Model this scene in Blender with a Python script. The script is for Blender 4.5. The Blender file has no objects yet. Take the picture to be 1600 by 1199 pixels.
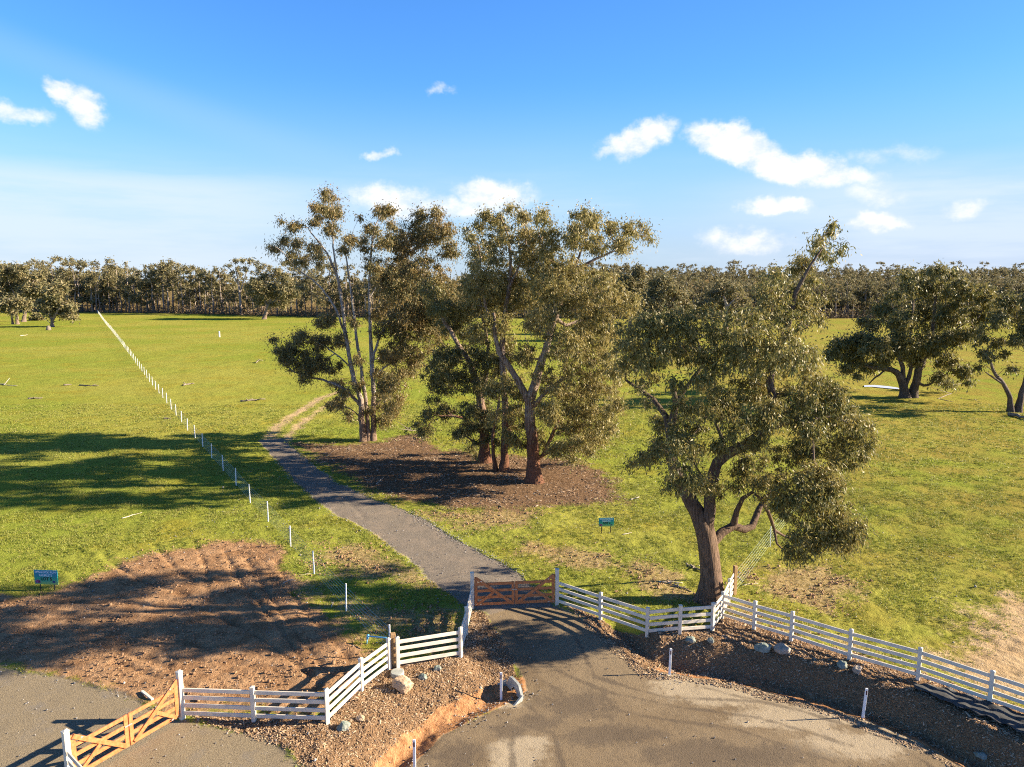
import bpy, math, random
import numpy as np
from mathutils import Vector, Matrix

random.seed(7)
RS = np.random.RandomState(11)
SC = bpy.context.scene
COL = SC.collection

# ------------------------------------------------------------------ camera
CAM_H = 14.0
FPX = 1100.0                      # focal length in photo pixels (1600 wide)
HORIZON = 440.0
PITCH = math.atan((599.5 - HORIZON) / FPX)
CP, SP = math.cos(PITCH), math.sin(PITCH)

def ray(px, py):
    x = (px - 800.0) / FPX
    u = -(py - 599.5) / FPX
    return np.array([x, CP + u * SP, -SP + u * CP])

cam_d = bpy.data.cameras.new('camera')
cam_d.sensor_width = 36.0
cam_d.lens = 36.0 * FPX / 1600.0
cam_d.clip_start = 0.5
cam_d.clip_end = 12000
cam = bpy.data.objects.new('camera', cam_d)
COL.objects.link(cam)
cam.location = (0, 0, CAM_H)
cam.rotation_euler = (math.pi / 2 - PITCH, 0, 0)
SC.camera = cam

def plane_pt(px, py, z=0.0):
    d = ray(px, py)
    t = (z - CAM_H) / d[2]
    return np.array([d[0] * t, d[1] * t])

def plane_poly(pts, z=0.0):
    return np.array([plane_pt(p[0], p[1], z) for p in pts])

def at_depth(px, py, depth):
    d = ray(px, py)
    t = depth / d[1]
    return np.array([d[0] * t, d[1] * t, CAM_H + d[2] * t])

# ------------------------------------------------------------------ noise
def _hash(ix, iy, seed):
    h = (ix.astype(np.int64) * 374761393 + iy.astype(np.int64) * 668265263 + seed * 1442695041) & 0xFFFFFFFF
    h = ((h ^ (h >> 13)) * 1274126177) & 0xFFFFFFFF
    h = h ^ (h >> 16)
    return (h & 0xFFFFFF) / float(0xFFFFFF)

def vnoise(x, y, seed=0):
    ix = np.floor(x); iy = np.floor(y)
    fx = x - ix; fy = y - iy
    fx = fx * fx * (3 - 2 * fx); fy = fy * fy * (3 - 2 * fy)
    a = _hash(ix, iy, seed); b = _hash(ix + 1, iy, seed)
    c = _hash(ix, iy + 1, seed); d = _hash(ix + 1, iy + 1, seed)
    return (a * (1 - fx) + b * fx) * (1 - fy) + (c * (1 - fx) + d * fx) * fy

def fbm(x, y, seed=0, octv=3):
    s = 0; a = 0.5; t = 0
    for i in range(octv):
        s = s + a * vnoise(x, y, seed + i * 17)
        t += a; a *= 0.5; x = x * 2.03 + 5.1; y = y * 2.03 + 1.7
    return s / t

def sstep(a, b, x):
    t = np.clip((x - a) / (b - a), 0, 1)
    return t * t * (3 - 2 * t)

def poly_sd(P, X, Y):
    """signed distance to a closed polygon: negative inside"""
    d2 = np.full(X.shape, 1e18); inside = np.zeros(X.shape, bool)
    n = len(P)
    for i in range(n):
        ax, ay = P[i]; bx, by = P[(i + 1) % n]
        ex, ey = bx - ax, by - ay
        wx, wy = X - ax, Y - ay
        t = np.clip((wx * ex + wy * ey) / (ex * ex + ey * ey + 1e-12), 0, 1)
        d2 = np.minimum(d2, (wx - ex * t) ** 2 + (wy - ey * t) ** 2)
        c = ((ay <= Y) & (by > Y)) | ((by <= Y) & (ay > Y))
        with np.errstate(divide='ignore', invalid='ignore'):
            xi = ax + (Y - ay) * ex / (ey if abs(ey) > 1e-12 else 1e-12)
        inside ^= c & (X < xi)
    d = np.sqrt(d2)
    return np.where(inside, -d, d)

def line_d(P, X, Y):
    d2 = np.full(X.shape, 1e18)
    for i in range(len(P) - 1):
        ax, ay = P[i]; bx, by = P[i + 1]
        ex, ey = bx - ax, by - ay
        wx, wy = X - ax, Y - ay
        t = np.clip((wx * ex + wy * ey) / (ex * ex + ey * ey + 1e-12), 0, 1)
        d2 = np.minimum(d2, (wx - ex * t) ** 2 + (wy - ey * t) ** 2)
    return np.sqrt(d2)

# ------------------------------------------------------------------ ground layout (photo pixels put on the ground)
ROAD_Z = -0.55
P_ROAD = plane_poly([(815, 1050), (822, 1078), (790, 1100), (735, 1125), (690, 1148), (640, 1199), (590, 1280),
                     (560, 1500), (2300, 1500), (1900, 1370), (1640, 1262), (1500, 1196), (1430, 1156), (1350, 1124), (1250, 1092),
                     (1150, 1067), (1050, 1052), (1012, 1052), (985, 1035), (955, 1010)], ROAD_Z)
P_DRIVE = plane_poly([(404, 688), (440, 684), (455, 697), (482, 722), (530, 756), (590, 782), (640, 801), (668, 815), (702, 838), (752, 864), (806, 896),
                      (868, 946), (905, 962), (965, 1010), (1000, 1050), (830, 1085), (818, 1045), (795, 1000), (757, 958), (735, 950),
                      (690, 922), (636, 872), (614, 857), (588, 837), (524, 804), (488, 778), (442, 733)])
P_EXT = plane_poly([(755, 962), (800, 950), (868, 950), (905, 964), (965, 1012), (1000, 1052), (900, 1110), (830, 1085), (820, 1047), (797, 1002)])
P_LEFTDR = plane_poly([(-300, 1030), (0, 1042), (100, 1060), (190, 1082), (245, 1110), (290, 1124), (330, 1132), (400, 1148), (450, 1172),
                       (495, 1210), (560, 1500), (-500, 1500), (-800, 1100)])
P_DIRT = plane_poly([(-300, 965), (-40, 935), (60, 930), (150, 897), (190, 874), (260, 862), (330, 848), (400, 846), (436, 856), (446, 890), (470, 930),
                     (530, 965), (565, 1010), (575, 1050), (515, 1112), (400, 1116), (290, 1122), (240, 1108), (100, 1060), (0, 1040), (-300, 1032)])
P_MULL = plane_poly([(285, 1116), (400, 1118), (510, 1120), (565, 1070), (612, 1038), (720, 1018), (735, 950), (757, 955), (792, 1002), (812, 1045),
                     (800, 1068), (758, 1082), (700, 1110), (640, 1150), (590, 1200), (550, 1300), (505, 1240), (450, 1174), (400, 1150), (330, 1132)])
P_MULR = plane_poly([(875, 944), (940, 966), (1010, 988), (1062, 985), (1113, 980), (1132, 962), (1180, 976), (1235, 993), (1326, 1022), (1434, 1053), (1545, 1090),
                     (1700, 1145), (1950, 1235), (1950, 1330), (1660, 1235), (1510, 1180), (1440, 1148), (1350, 1112), (1250, 1078), (1150, 1055), (1060, 1040), (1005, 1040), (960, 1008), (905, 962)])
P_LITTER = plane_poly([(452, 690), (540, 692), (600, 690), (640, 680), (700, 700), (780, 715), (880, 715), (930, 735), (960, 760), (975, 785), (930, 796), (850, 792),
                       (760, 800), (690, 800), (640, 785), (560, 752), (500, 722)])
P_SAND = plane_poly([(1520, 950), (1600, 930), (1800, 930), (1850, 1160), (1660, 1120), (1560, 1080), (1450, 1046), (1400, 1020), (1470, 1000)])
P_WORN = [plane_poly(p) for p in (
    [(498, 850), (560, 845), (640, 880), (690, 925), (650, 925), (560, 905), (505, 885)],
    [(560, 775), (600, 800), (650, 850), (720, 910), (690, 920), (630, 868), (585, 832)],
    [(820, 850), (900, 855), (960, 880), (930, 890), (860, 870)],
    [(660, 800), (760, 790), (860, 800), (800, 820), (730, 825)],
    [(1200, 890), (1290, 885), (1350, 925), (1300, 960), (1180, 930)],
    [(1000, 880), (1090, 900), (1080, 935), (1000, 920)],
    [(430, 905), (540, 930), (720, 960), (715, 1015), (640, 1000), (530, 960)],
    [(1120, 925), (1250, 980), (1400, 1030), (1380, 1030), (1230, 992), (1150, 962)],
)]
L_DITCH = plane_poly([(815, 1072), (760, 1096), (700, 1125), (655, 1160), (610, 1205), (575, 1290), (560, 1400)], ROAD_Z)
L_DITCHR = plane_poly([(1030, 1046), (1100, 1054), (1160, 1062), (1260, 1088), (1350, 1118), (1440, 1156), (1520, 1200), (1680, 1275)], ROAD_Z)
L_TRACK1 = plane_poly([(418, 690), (432, 668), (452, 652), (478, 638), (500, 622), (530, 612)])
L_TRACK2 = plane_poly([(446, 690), (458, 672), (475, 658), (500, 640), (520, 628), (550, 618)])
L_DRIVE = plane_poly([(425, 688), (470, 735), (515, 780), (600, 815), (660, 855), (725, 900), (803, 948), (850, 990), (905, 1045)])
RUTS = [plane_poly(p) for p in (
    [(20, 945), (150, 940), (300, 948)], [(15, 955), (150, 950), (305, 960)], [(180, 1035), (300, 1075), (420, 1090)], [(350, 860), (370, 900), (440, 985), (470, 1030)], [(385, 872), (405, 905), (440, 960), (500, 1040)], [(432, 878), (470, 950), (545, 1030)],
    [(160, 868), (215, 905), (290, 930)], [(240, 850), (280, 895), (330, 925)], [(300, 845), (320, 880), (325, 915)],
    [(60, 862), (95, 885), (140, 915)], [(105, 852), (140, 870)],
    [(110, 962), (240, 968), (380, 975)], [(60, 1005), (200, 990), (330, 1010)], [(270, 1025), (400, 1040), (480, 1050)],
    [(330, 955), (420, 1005), (500, 1065)], [(0, 985), (120, 995), (260, 1040)],
    [(830, 1060), (850, 1030), (835, 985)], [(500, 735), (530, 770), (570, 810)],
    [(620, 765), (700, 790), (790, 800)], [(560, 745), (640, 775), (700, 800)], [(840, 860), (920, 868), (1010, 895)],
)]
L_EDGE_R = plane_poly([(640, 800), (700, 837), (752, 863), (808, 897)])

EDGE_PX = [-300, 0, 200, 480, 700, 900, 1150, 1250, 1350, 1600, 1900]
EDGE_Y = [330, 330, 318, 285, 275, 270, 262, 268, 270, 278, 285]
def in_near(X, Y):
    return (Y < 140) & (Y > 5) & (np.abs(X) < 90)

def masks(X, Y):
    """all surface masks at points; returns dict of arrays 0..1 (soft ramps, 0.5 on the outline)"""
    M = {}
    names = ('dirt', 'drive', 'road', 'mulch', 'clay', 'litter', 'worn', 'track', 'sand', 'left')
    for n in names:
        M[n] = np.zeros(X.shape)
    k = in_near(X, Y)
    x, y = X[k], Y[k]
    wob = (fbm(x * 0.9, y * 0.9, 3, 3) - 0.5) * 0.9
    wob2 = (fbm(x * 0.35, y * 0.35, 9, 3) - 0.5) * 3.0
    ramp = lambda sd, w: np.clip(0.5 - sd / (2 * w), 0, 1)
    M['road'][k] = ramp(poly_sd(P_ROAD, x, y) + wob * 0.25, 0.22)
    M['road'][k] = np.maximum(M['road'][k], ramp(poly_sd(P_EXT, x, y) + wob * 0.5, 0.3))
    M['drive'][k] = ramp(poly_sd(P_DRIVE, x, y) + wob * 0.45, 0.35)
    M['left'][k] = ramp(poly_sd(P_LEFTDR, x, y) + wob * 0.5, 0.4)
    M['dirt'][k] = ramp(poly_sd(P_DIRT, x, y) + wob * 0.9 + wob2 * 0.35, 1.0)
    M['mulch'][k] = np.maximum(ramp(poly_sd(P_MULL, x, y) + wob * 0.4, 0.3), ramp(poly_sd(P_MULR, x, y) + wob * 0.4, 0.3))
    dl = line_d(L_DITCH, x, y); dr = line_d(L_DITCHR, x, y)
    M['clay'][k] = np.maximum(ramp(dl - 0.62 + wob * 0.4, 0.25), 0.9 * ramp(dr - 0.34 + wob * 0.4, 0.25))
    M['litter'][k] = ramp(poly_sd(P_LITTER, x, y) + wob * 1.2 + wob2 * 0.8, 1.6)
    w = np.zeros(x.shape)
    for P in P_WORN:
        w = np.maximum(w, ramp(poly_sd(P, x, y) + wob * 1.4 + wob2 * 0.9, 1.3))
    M['worn'][k] = w
    M['sand'][k] = ramp(poly_sd(P_SAND, x, y) + wob * 1.2 + wob2 * 1.1, 2.2)
    M['track'][k] = np.maximum(ramp(line_d(L_TRACK1, x, y) - 0.8 + wob * 0.9, 0.8), ramp(line_d(L_TRACK2, x, y) - 0.7 + wob * 0.9, 0.8)) * 0.68
    far = Y > 200
    fx_, fy_ = X[far], Y[far]
    ed = np.interp(fx_ / fy_ * FPX + 800, EDGE_PX, EDGE_Y)
    M['litter'][far] = 0.62 * np.clip((fy_ - ed) / 6 + 0.8 + (fbm(fx_ * .1, fy_ * .1, 5, 2) - .5), 0, 1)
    return M

def bank_profile(x, y):
    sd = poly_sd(P_ROAD, x, y)
    z = np.where(sd < 0, ROAD_Z, 0.0)
    side = sstep(2.0, 7.0, x)                       # right bank is steeper and higher than the left verge
    hi = 0.0 + 0.15 * side
    wd = 2.6 - 1.0 * side
    up = sstep(0.55, wd, sd)
    ditch = -0.22 * np.exp(-((sd - 0.55) / 0.4) ** 2)
    out = ROAD_Z + (hi - ROAD_Z) * up + ditch
    out = out * 1.0 - 0.15 * side * sstep(wd, wd + 3.5, sd)
    z = np.where(sd < 0, ROAD_Z + ditch * np.exp(-(sd / 0.15) ** 2), out)
    return z, sd

def height(X, Y, detail=True):
    X = np.asarray(X, float); Y = np.asarray(Y, float)
    Z = (fbm(X * 0.02, Y * 0.02, 31, 3) - 0.5) * 0.5 * sstep(45, 110, Y)
    Z = Z + (fbm(X * 0.005, Y * 0.005, 37, 2) - 0.5) * 3.0 * sstep(300, 700, Y)
    rt = sstep(-0.05, 0.10, X / np.maximum(Y, 1))
    Z = Z + rt * (10.0 * sstep(282, 430, Y) + 9.0 * sstep(430, 1000, Y))
    k = (Y < 60) & (np.abs(X) < 60)
    if k.any():
        x, y = X[k], Y[k]
        b, sd = bank_profile(x, y)
        dd = line_d(L_DRIVE, x, y)
        w = 1 - sstep(1.8, 4.2, dd)
        y0 = plane_pt(860, 1062)[1]; y1 = plane_pt(800, 955)[1]
        rampz = ROAD_Z * (1 - sstep(y0, y1, y))
        b2 = b * (1 - w) + rampz * w
        b2 = np.where(sd < 0, b * (1 - w) + np.minimum(rampz, ROAD_Z + 0.5) * w, b2)
        wl = 1 - sstep(-0.5, 1.2, poly_sd(P_LEFTDR, x, y))
        b2 = b2 * (1 - wl)
        Z[k] = Z[k] + b2
    return Z

def height1(x, y):
    return float(height(np.array([x]), np.array([y]))[0])

def on_ground(px, py):
    z = 0.0
    for i in range(14):
        p = plane_pt(px, py, z)
        z = 0.5 * z + 0.5 * height1(p[0], p[1])
    p = plane_pt(px, py, z)
    return Vector((p[0], p[1], height1(p[0], p[1])))

# ------------------------------------------------------------------ object helpers
def tag(o, label=None, cat=None, group=None, kind=None):
    if label: o['label'] = label
    if cat: o['category'] = cat
    if group: o['group'] = group
    if kind: o['kind'] = kind
    return o

def empty(name, loc, label, cat, rz=0.0, group=None):
    o = bpy.data.objects.new(name, None)
    COL.objects.link(o)
    o.location = loc
    o.rotation_euler = (0, 0, rz)
    o.empty_display_size = 0.3
    return tag(o, label, cat, group)

def link(name, me, mat, parent=None):
    o = bpy.data.objects.new(name, me)
    if mat is not None and len(me.materials) == 0:
        me.materials.append(mat)
    COL.objects.link(o)
    if parent is not None:
        o.parent = parent
    return o

def mesh_np(name, V, F, smooth=False):
    """V (n,3), F (m,k) with constant k"""
    me = bpy.data.meshes.new(name)
    V = np.ascontiguousarray(V, np.float32); F = np.ascontiguousarray(F, np.int32)
    m, k = F.shape
    me.vertices.add(len(V)); me.vertices.foreach_set('co', V.ravel())
    me.loops.add(m * k); me.loops.foreach_set('vertex_index', F.ravel())
    me.polygons.add(m)
    me.polygons.foreach_set('loop_start', np.arange(0, m * k, k, dtype=np.int32))
    if smooth:
        me.polygons.foreach_set('use_smooth', np.ones(m, bool))
    me.update(calc_edges=True)
    return me

class MB:
    """collects boxes, prisms and tubes into one mesh (quads, tris)"""
    def __init__(s):
        s.v = []; s.f = []
    def add(s, vs, fs):
        b = len(s.v)
        s.v += [tuple(v) for v in vs]
        s.f += [tuple(i + b for i in f) for f in fs]
    def box(s, c, size, M=None, bev=0.0):
        hx, hy, hz = size[0] / 2, size[1] / 2, size[2] / 2
        if bev <= 0:
            pts = [(sx * hx, sy * hy, sz * hz) for sz in (-1, 1) for sx, sy in ((-1, -1), (1, -1), (1, 1), (-1, 1))]
            fs = [(3, 2, 1, 0), (4, 5, 6, 7), (0, 1, 5, 4), (1, 2, 6, 5), (2, 3, 7, 6), (3, 0, 4, 7)]
        else:
            b = bev; pts = []
            for z, i in ((-hz, b), (-hz + b, 0), (hz - b, 0), (hz, b)):
                for x, y in ((-hx + i, -hy + b + i), (-hx + b + i, -hy + i), (hx - b - i, -hy + i), (hx - i, -hy + b + i),
                             (hx - i, hy - b - i), (hx - b - i, hy - i), (-hx + b + i, hy - i), (-hx + i, hy - b - i)):
                    pts.append((x, y, z))
            fs = [tuple(range(7, -1, -1)), tuple(range(24, 32))]
            for r in range(3):
                for j in range(8):
                    a = r * 8 + j; c2 = r * 8 + (j + 1) % 8
                    fs.append((a, c2, c2 + 8, a + 8))
        out = []
        for p in pts:
            q = Vector(p)
            if M is not None: q = M @ q
            out.append(Vector(c) + q)
        s.add(out, fs)
        return s
    def beam(s, a, b, w, h, bev=0.0, up=(0, 0, 1)):
        """box from a to b; w across, h along up"""
        a = Vector(a); b = Vector(b); d = b - a; L = d.length; x = d.normalized()
        u = Vector(up); y = u.cross(x)
        if y.length < 1e-4: y = Vector((0, 1, 0)).cross(x)
        y.normalize(); z = x.cross(y)
        M = Matrix((x, y, z)).transposed()
        return s.box((a + b) / 2, (L, w, h), M, bev)
    def tube(s, pts, rad, sides=6, cap=True):
        pts = [Vector(p) for p in pts]
        if not hasattr(rad, '__len__'): rad = [rad] * len(pts)
        b = len(s.v); n = None; vs = []; fs = []
        for i, p in enumerate(pts):
            t = (pts[min(i + 1, len(pts) - 1)] - pts[max(i - 1, 0)]).normalized()
            if n is None:
                n = t.cross(Vector((0.3, 0.2, 1)));
                if n.length < 1e-3: n = t.cross(Vector((1, 0, 0)))
            n = (n - t * n.dot(t)).normalized(); bt = t.cross(n)
            for j in range(sides):
                a = 2 * math.pi * j / sides
                vs.append(p + (n * math.cos(a) + bt * math.sin(a)) * rad[i])
        for i in range(len(pts) - 1):
            for j in range(sides):
                k = (j + 1) % sides
                fs.append((i * sides + j, i * sides + k, (i + 1) * sides + k, (i + 1) * sides + j))
        if cap:
            fs.append(tuple(range(sides - 1, -1, -1)))
            fs.append(tuple((len(pts) - 1) * sides + j for j in range(sides)))
        s.add(vs, fs)
        return s
    def build(s, name, mat, parent=None, smooth=False):
        me = bpy.data.meshes.new(name)
        me.from_pydata([tuple(v) for v in s.v], [], s.f)
        if smooth:
            me.polygons.foreach_set('use_smooth', [True] * len(me.polygons))
        me.update()
        return link(name, me, mat, parent)

# ------------------------------------------------------------------ materials
class NT:
    def __init__(s, nt):
        s.t = nt
    def n(s, typ, props=None, **ins):
        nd = s.t.nodes.new(typ)
        for k, v in (props or {}).items(): setattr(nd, k, v)
        for k, v in ins.items():
            key = int(k[1:]) if k[0] == '_' and k[1:].isdigit() else k.replace('_', ' ')
            s.set(nd.inputs[key], v)
        return nd
    def set(s, sock, v):
        if isinstance(v, bpy.types.NodeSocket): s.t.links.new(v, sock)
        elif isinstance(v, bpy.types.Node): s.t.links.new(v.outputs[0], sock)
        else:
            if hasattr(sock.default_value, '__len__') and hasattr(v, '__len__') and len(sock.default_value) == 4 and len(v) == 3: v = (*v, 1)
            sock.default_value = v
    def math(s, op, a, b=None, c=None, clamp=False):
        nd = s.t.nodes.new('ShaderNodeMath'); nd.operation = op; nd.use_clamp = clamp
        for i, v in enumerate((a, b, c)):
            if v is not None: s.set(nd.inputs[i], v)
        return nd.outputs[0]
    def mix(s, f, a, b, mode='MIX'):
        nd = s.t.nodes.new('ShaderNodeMix'); nd.data_type = 'RGBA'; nd.blend_type = mode; nd.clamp_factor = True
        s.set(nd.inputs[0], f); s.set(nd.inputs[6], a); s.set(nd.inputs[7], b)
        return nd.outputs[2]
    def mixf(s, f, a, b):
        nd = s.t.nodes.new('ShaderNodeMix'); nd.data_type = 'FLOAT'; nd.clamp_factor = True
        s.set(nd.inputs[0], f); s.set(nd.inputs[2], a); s.set(nd.inputs[3], b)
        return nd.outputs[0]
    def rng(s, v, a, b, c=0.0, d=1.0, smooth=True):
        nd = s.t.nodes.new('ShaderNodeMapRange'); nd.interpolation_type = 'SMOOTHSTEP' if smooth else 'LINEAR'; nd.clamp = True
        s.set(nd.inputs[0], v)
        for i, q in enumerate((a, b, c, d)): s.set(nd.inputs[i + 1], q)
        return nd.outputs[0]
    def noise(s, vec, scale, detail=3, rough=0.55, out=0):
        nd = s.t.nodes.new('ShaderNodeTexNoise')
        s.set(nd.inputs['Vector'], vec); nd.inputs['Scale'].default_value = scale
        nd.inputs['Detail'].default_value = detail; nd.inputs['Roughness'].default_value = rough
        return nd.outputs[out]
    def scale(s, vec, sc):
        nd = s.t.nodes.new('ShaderNodeMapping'); s.set(nd.inputs[0], vec); nd.inputs['Scale'].default_value = sc
        return nd.outputs[0]

def new_mat(name):
    m = bpy.data.materials.new(name); m.use_nodes = True
    nt = NT(m.node_tree)
    bs = m.node_tree.nodes['Principled BSDF']
    return m, nt, bs

def simple_mat(name, col, rough=0.6, var=0.15, scale=6.0, bump=0.0, bscale=40.0, stretch=(1, 1, 1), col2=None, metal=0.0, spec=0.4):
    m, g, bs = new_mat(name)
    tc = g.n('ShaderNodeTexCoord').outputs['Object']
    v = g.scale(tc, stretch)
    nz = g.noise(v, scale, 4, 0.6)
    c2 = col2 or tuple(c * (1 - var * 2) for c in col)
    c1 = tuple(min(1, c * (1 + var)) for c in col) if col2 is None else col
    g.set(bs.inputs['Base Color'], g.mix(g.rng(nz, 0.3, 0.7), c2, c1))
    bs.inputs['Roughness'].default_value = rough
    bs.inputs['Metallic'].default_value = metal
    bs.inputs['Specular IOR Level'].default_value = spec
    if bump:
        b = g.n('ShaderNodeBump'); b.inputs['Strength'].default_value = 1.0; b.inputs['Distance'].default_value = bump
        g.set(b.inputs['Height'], g.noise(v, bscale, 3)); g.set(bs.inputs['Normal'], b)
    return m

M = {}
M['white_paint'] = simple_mat('white_paint', (0.80, 0.725, 0.575), 0.5, 0.0, 3.5, 0.0008, 30, (1, 1, 1), (0.60, 0.56, 0.49))
def weather(m):
    g = NT(m.node_tree); bs = m.node_tree.nodes['Principled BSDF']; sock = bs.inputs['Base Color']; src = sock.links[0].from_socket
    r = g.n('ShaderNodeObjectInfo').outputs['Random']
    tc = g.n('ShaderNodeTexCoord').outputs['Object']
    st = g.noise(g.scale(tc, (1.2, 1.2, 5)), 2.2, 5, 0.7)
    c = g.mix(g.math('MULTIPLY', r, 0.22), src, (0.55, 0.50, 0.41))
    c = g.mix(g.rng(st, 0.55, 0.8, 0, 0.45), c, (0.40, 0.33, 0.25))
    g.set(sock, c)
weather(M['white_paint'])
M['white_plastic'] = simple_mat('white_plastic', (0.85, 0.86, 0.86), 0.4, 0.03)
M['timber'] = simple_mat('timber', (0.56, 0.215, 0.085), 0.5, 0.0, 9, 0.001, 60, (1, 1, 1), (0.40, 0.135, 0.045))
M['old_post'] = simple_mat('old_post', (0.45, 0.30, 0.14), 0.8, 0.0, 8, 0.003, 30, (4, 4, 0.6), (0.26, 0.15, 0.07))
M['galv'] = simple_mat('galvanised', (0.62, 0.63, 0.64), 0.35, 0.1, 12, metal=0.7)
M['wire'] = simple_mat('fence_wire', (0.48, 0.58, 0.54), 0.4, 0.1, 3, metal=0.3)
M['concrete'] = simple_mat('concrete', (0.36, 0.385, 0.37), 0.8, 0.0, 5, 0.003, 40, (1, 1, 1), (0.25, 0.27, 0.26))
M['dark'] = simple_mat('dark_plastic', (0.02, 0.02, 0.022), 0.7, 0.2)
M['reflector'] = simple_mat('reflector', (0.10, 0.03, 0.03), 0.3, 0.1)
M['sand_rock'] = simple_mat('sandstone', (0.52, 0.40, 0.27), 0.85, 0.0, 3, 0.07, 7, (1, 1, 1), (0.36, 0.25, 0.16))
M['green_rock'] = simple_mat('greenstone', (0.30, 0.31, 0.26), 0.85, 0.0, 4, 0.06, 8, (1, 1, 1), (0.12, 0.18, 0.16))
M['pink_rock'] = simple_mat('granite', (0.48, 0.38, 0.30), 0.85, 0.0, 5, 0.06, 8, (1, 1, 1), (0.26, 0.24, 0.20))
M['blue_pipe'] = simple_mat('blue_pipe', (0.12, 0.45, 0.75), 0.35, 0.08)
M['fabric'] = simple_mat('geofabric', (0.075, 0.078, 0.078), 0.95, 0.0, 4, 0.01, 60, (1, 1, 1), (0.045, 0.047, 0.048))
M['dead_wood'] = simple_mat('dead_wood', (0.30, 0.25, 0.20), 0.9, 0.0, 8, 0.006, 30, (1, 1, 1), (0.10, 0.08, 0.06))
M['bleached_wood'] = simple_mat('bleached_wood', (0.62, 0.56, 0.47), 0.85, 0.0, 8, 0.004, 30, (1, 1, 1), (0.42, 0.36, 0.29))
M['sign_leg'] = simple_mat('sign_leg', (0.03, 0.028, 0.03), 0.5, 0.1)
M['white_ink'] = simple_mat('white_ink', (0.72, 0.86, 0.95), 0.5, 0.0)
M['dark_ink'] = simple_mat('dark_ink', (0.01, 0.03, 0.02), 0.5, 0.0)
M['violet_ink'] = simple_mat('violet_ink', (0.35, 0.16, 0.42), 0.5, 0.0, 14, 0, 1, (1, 1, 1), (0.14, 0.01, 0.05))
M['navy_ink'] = simple_mat('navy_ink', (0.02, 0.05, 0.16), 0.5, 0.2)

def sign_mat():
    m, g, bs = new_mat('sign_face')
    tc = g.n('ShaderNodeTexCoord').outputs['Generated']
    z = g.n('ShaderNodeSeparateXYZ', _0=tc).outputs[2]
    c = g.mix(g.rng(z, 0.35, 0.75), (0.02, 0.37, 0.25), (0.0, 0.25, 0.36))
    c = g.mix(g.rng(z, 0.0, 0.35), (0.28, 0.48, 0.16), c)
    g.set(bs.inputs['Base Color'], c); bs.inputs['Roughness'].default_value = 0.35
    return m
M['sign_face'] = sign_mat()

def leaf_mat(name, cols, sheen=0.35, trans=0.25):
    m, g, bs = new_mat(name)
    geo = g.n('ShaderNodeNewGeometry')
    r = geo.outputs['Random Per Island']
    cr = g.t.nodes.new('ShaderNodeValToRGB')
    el = cr.color_ramp.elements
    el[0].position = 0; el[0].color = (*cols[0], 1)
    el[1].position = 1; el[1].color = (*cols[-1], 1)
    for i, c in enumerate(cols[1:-1]):
        e = el.new((i + 1) / (len(cols) - 1)); e.color = (*c, 1)
    g.set(cr.inputs[0], r)
    # colour drifts branch by branch, as new tips and old growth do
    big = g.noise(geo.outputs['Position'], 0.5, 2)
    c = g.mix(g.rng(big, 0.45, 0.7, 0, 0.5), cr.outputs[0], cols[-1])
    g.set(bs.inputs['Base Color'], c)
    bs.inputs['Roughness'].default_value = sheen
    bs.inputs['Specular IOR Level'].default_value = 0.45
    tr = g.n('ShaderNodeBsdfTranslucent')
    g.set(tr.inputs['Color'], c)
    mx = g.n('ShaderNodeMixShader', _0=trans, _1=bs.outputs[0], _2=tr.outputs[0])
    out = g.t.nodes['Material Output']
    g.t.links.new(mx.outputs[0], out.inputs['Surface'])
    return m

M['leaf_near'] = leaf_mat('gum_leaves_dark', [(0.072, 0.088, 0.026), (0.135, 0.14, 0.039), (0.22, 0.2, 0.058), (0.33, 0.255, 0.075)], 0.5, 0.34)
M['leaf_olive'] = leaf_mat('gum_leaves_olive', [(0.115, 0.116, 0.038), (0.195, 0.18, 0.054), (0.29, 0.248, 0.082), (0.39, 0.3, 0.105)], 0.5, 0.36)
M['leaf_brown'] = leaf_mat('gum_leaves_brown', [(0.095, 0.1, 0.038), (0.165, 0.155, 0.056), (0.235, 0.198, 0.072), (0.33, 0.215, 0.08)], 0.5, 0.36)
M['leaf_green'] = leaf_mat('gum_leaves_green', [(0.075, 0.09, 0.032), (0.135, 0.138, 0.044), (0.2, 0.182, 0.058), (0.26, 0.21, 0.07)], 0.5, 0.34)
M['leaf_far'] = leaf_mat('far_leaves', [(0.108, 0.116, 0.056), (0.165, 0.16, 0.074), (0.225, 0.196, 0.088), (0.275, 0.22, 0.1)], 0.6, 0.3)

def bark_mat(name, low, high, z0, z1, dark=0.45):
    m, g, bs = new_mat(name)
    tc = g.n('ShaderNodeTexCoord').outputs['Object']
    z = g.n('ShaderNodeSeparateXYZ', _0=tc).outputs[2]
    nz = g.noise(tc, 1.2, 3)
    zz = g.math('ADD', z, g.math('MULTIPLY', g.math('SUBTRACT', nz, 0.5), (z1 - z0) * 1.6))
    base = g.mix(g.rng(zz, z0, z1), low, high)
    st = g.noise(g.scale(tc, (9, 9, 0.9)), 2.0, 5, 0.65)
    c = g.mix(g.rng(st, 0.35, 0.62), tuple(x * dark for x in low), base)
    g.set(bs.inputs['Base Color'], c)
    bs.inputs['Roughness'].default_value = 0.85
    bs.inputs['Specular IOR Level'].default_value = 0.2
    b = g.n('ShaderNodeBump'); b.inputs['Distance'].default_value = 0.08
    g.set(b.inputs['Height'], st); g.set(bs.inputs['Normal'], b)
    return m
M['bark_near'] = bark_mat('box_bark', (0.19, 0.125, 0.085), (0.13, 0.10, 0.08), 2.5, 5.0, 0.35)
M['bark_white'] = bark_mat('smooth_gum_bark', (0.25, 0.17, 0.12), (0.50, 0.46, 0.41), 1.5, 6.0, 0.5)
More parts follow.
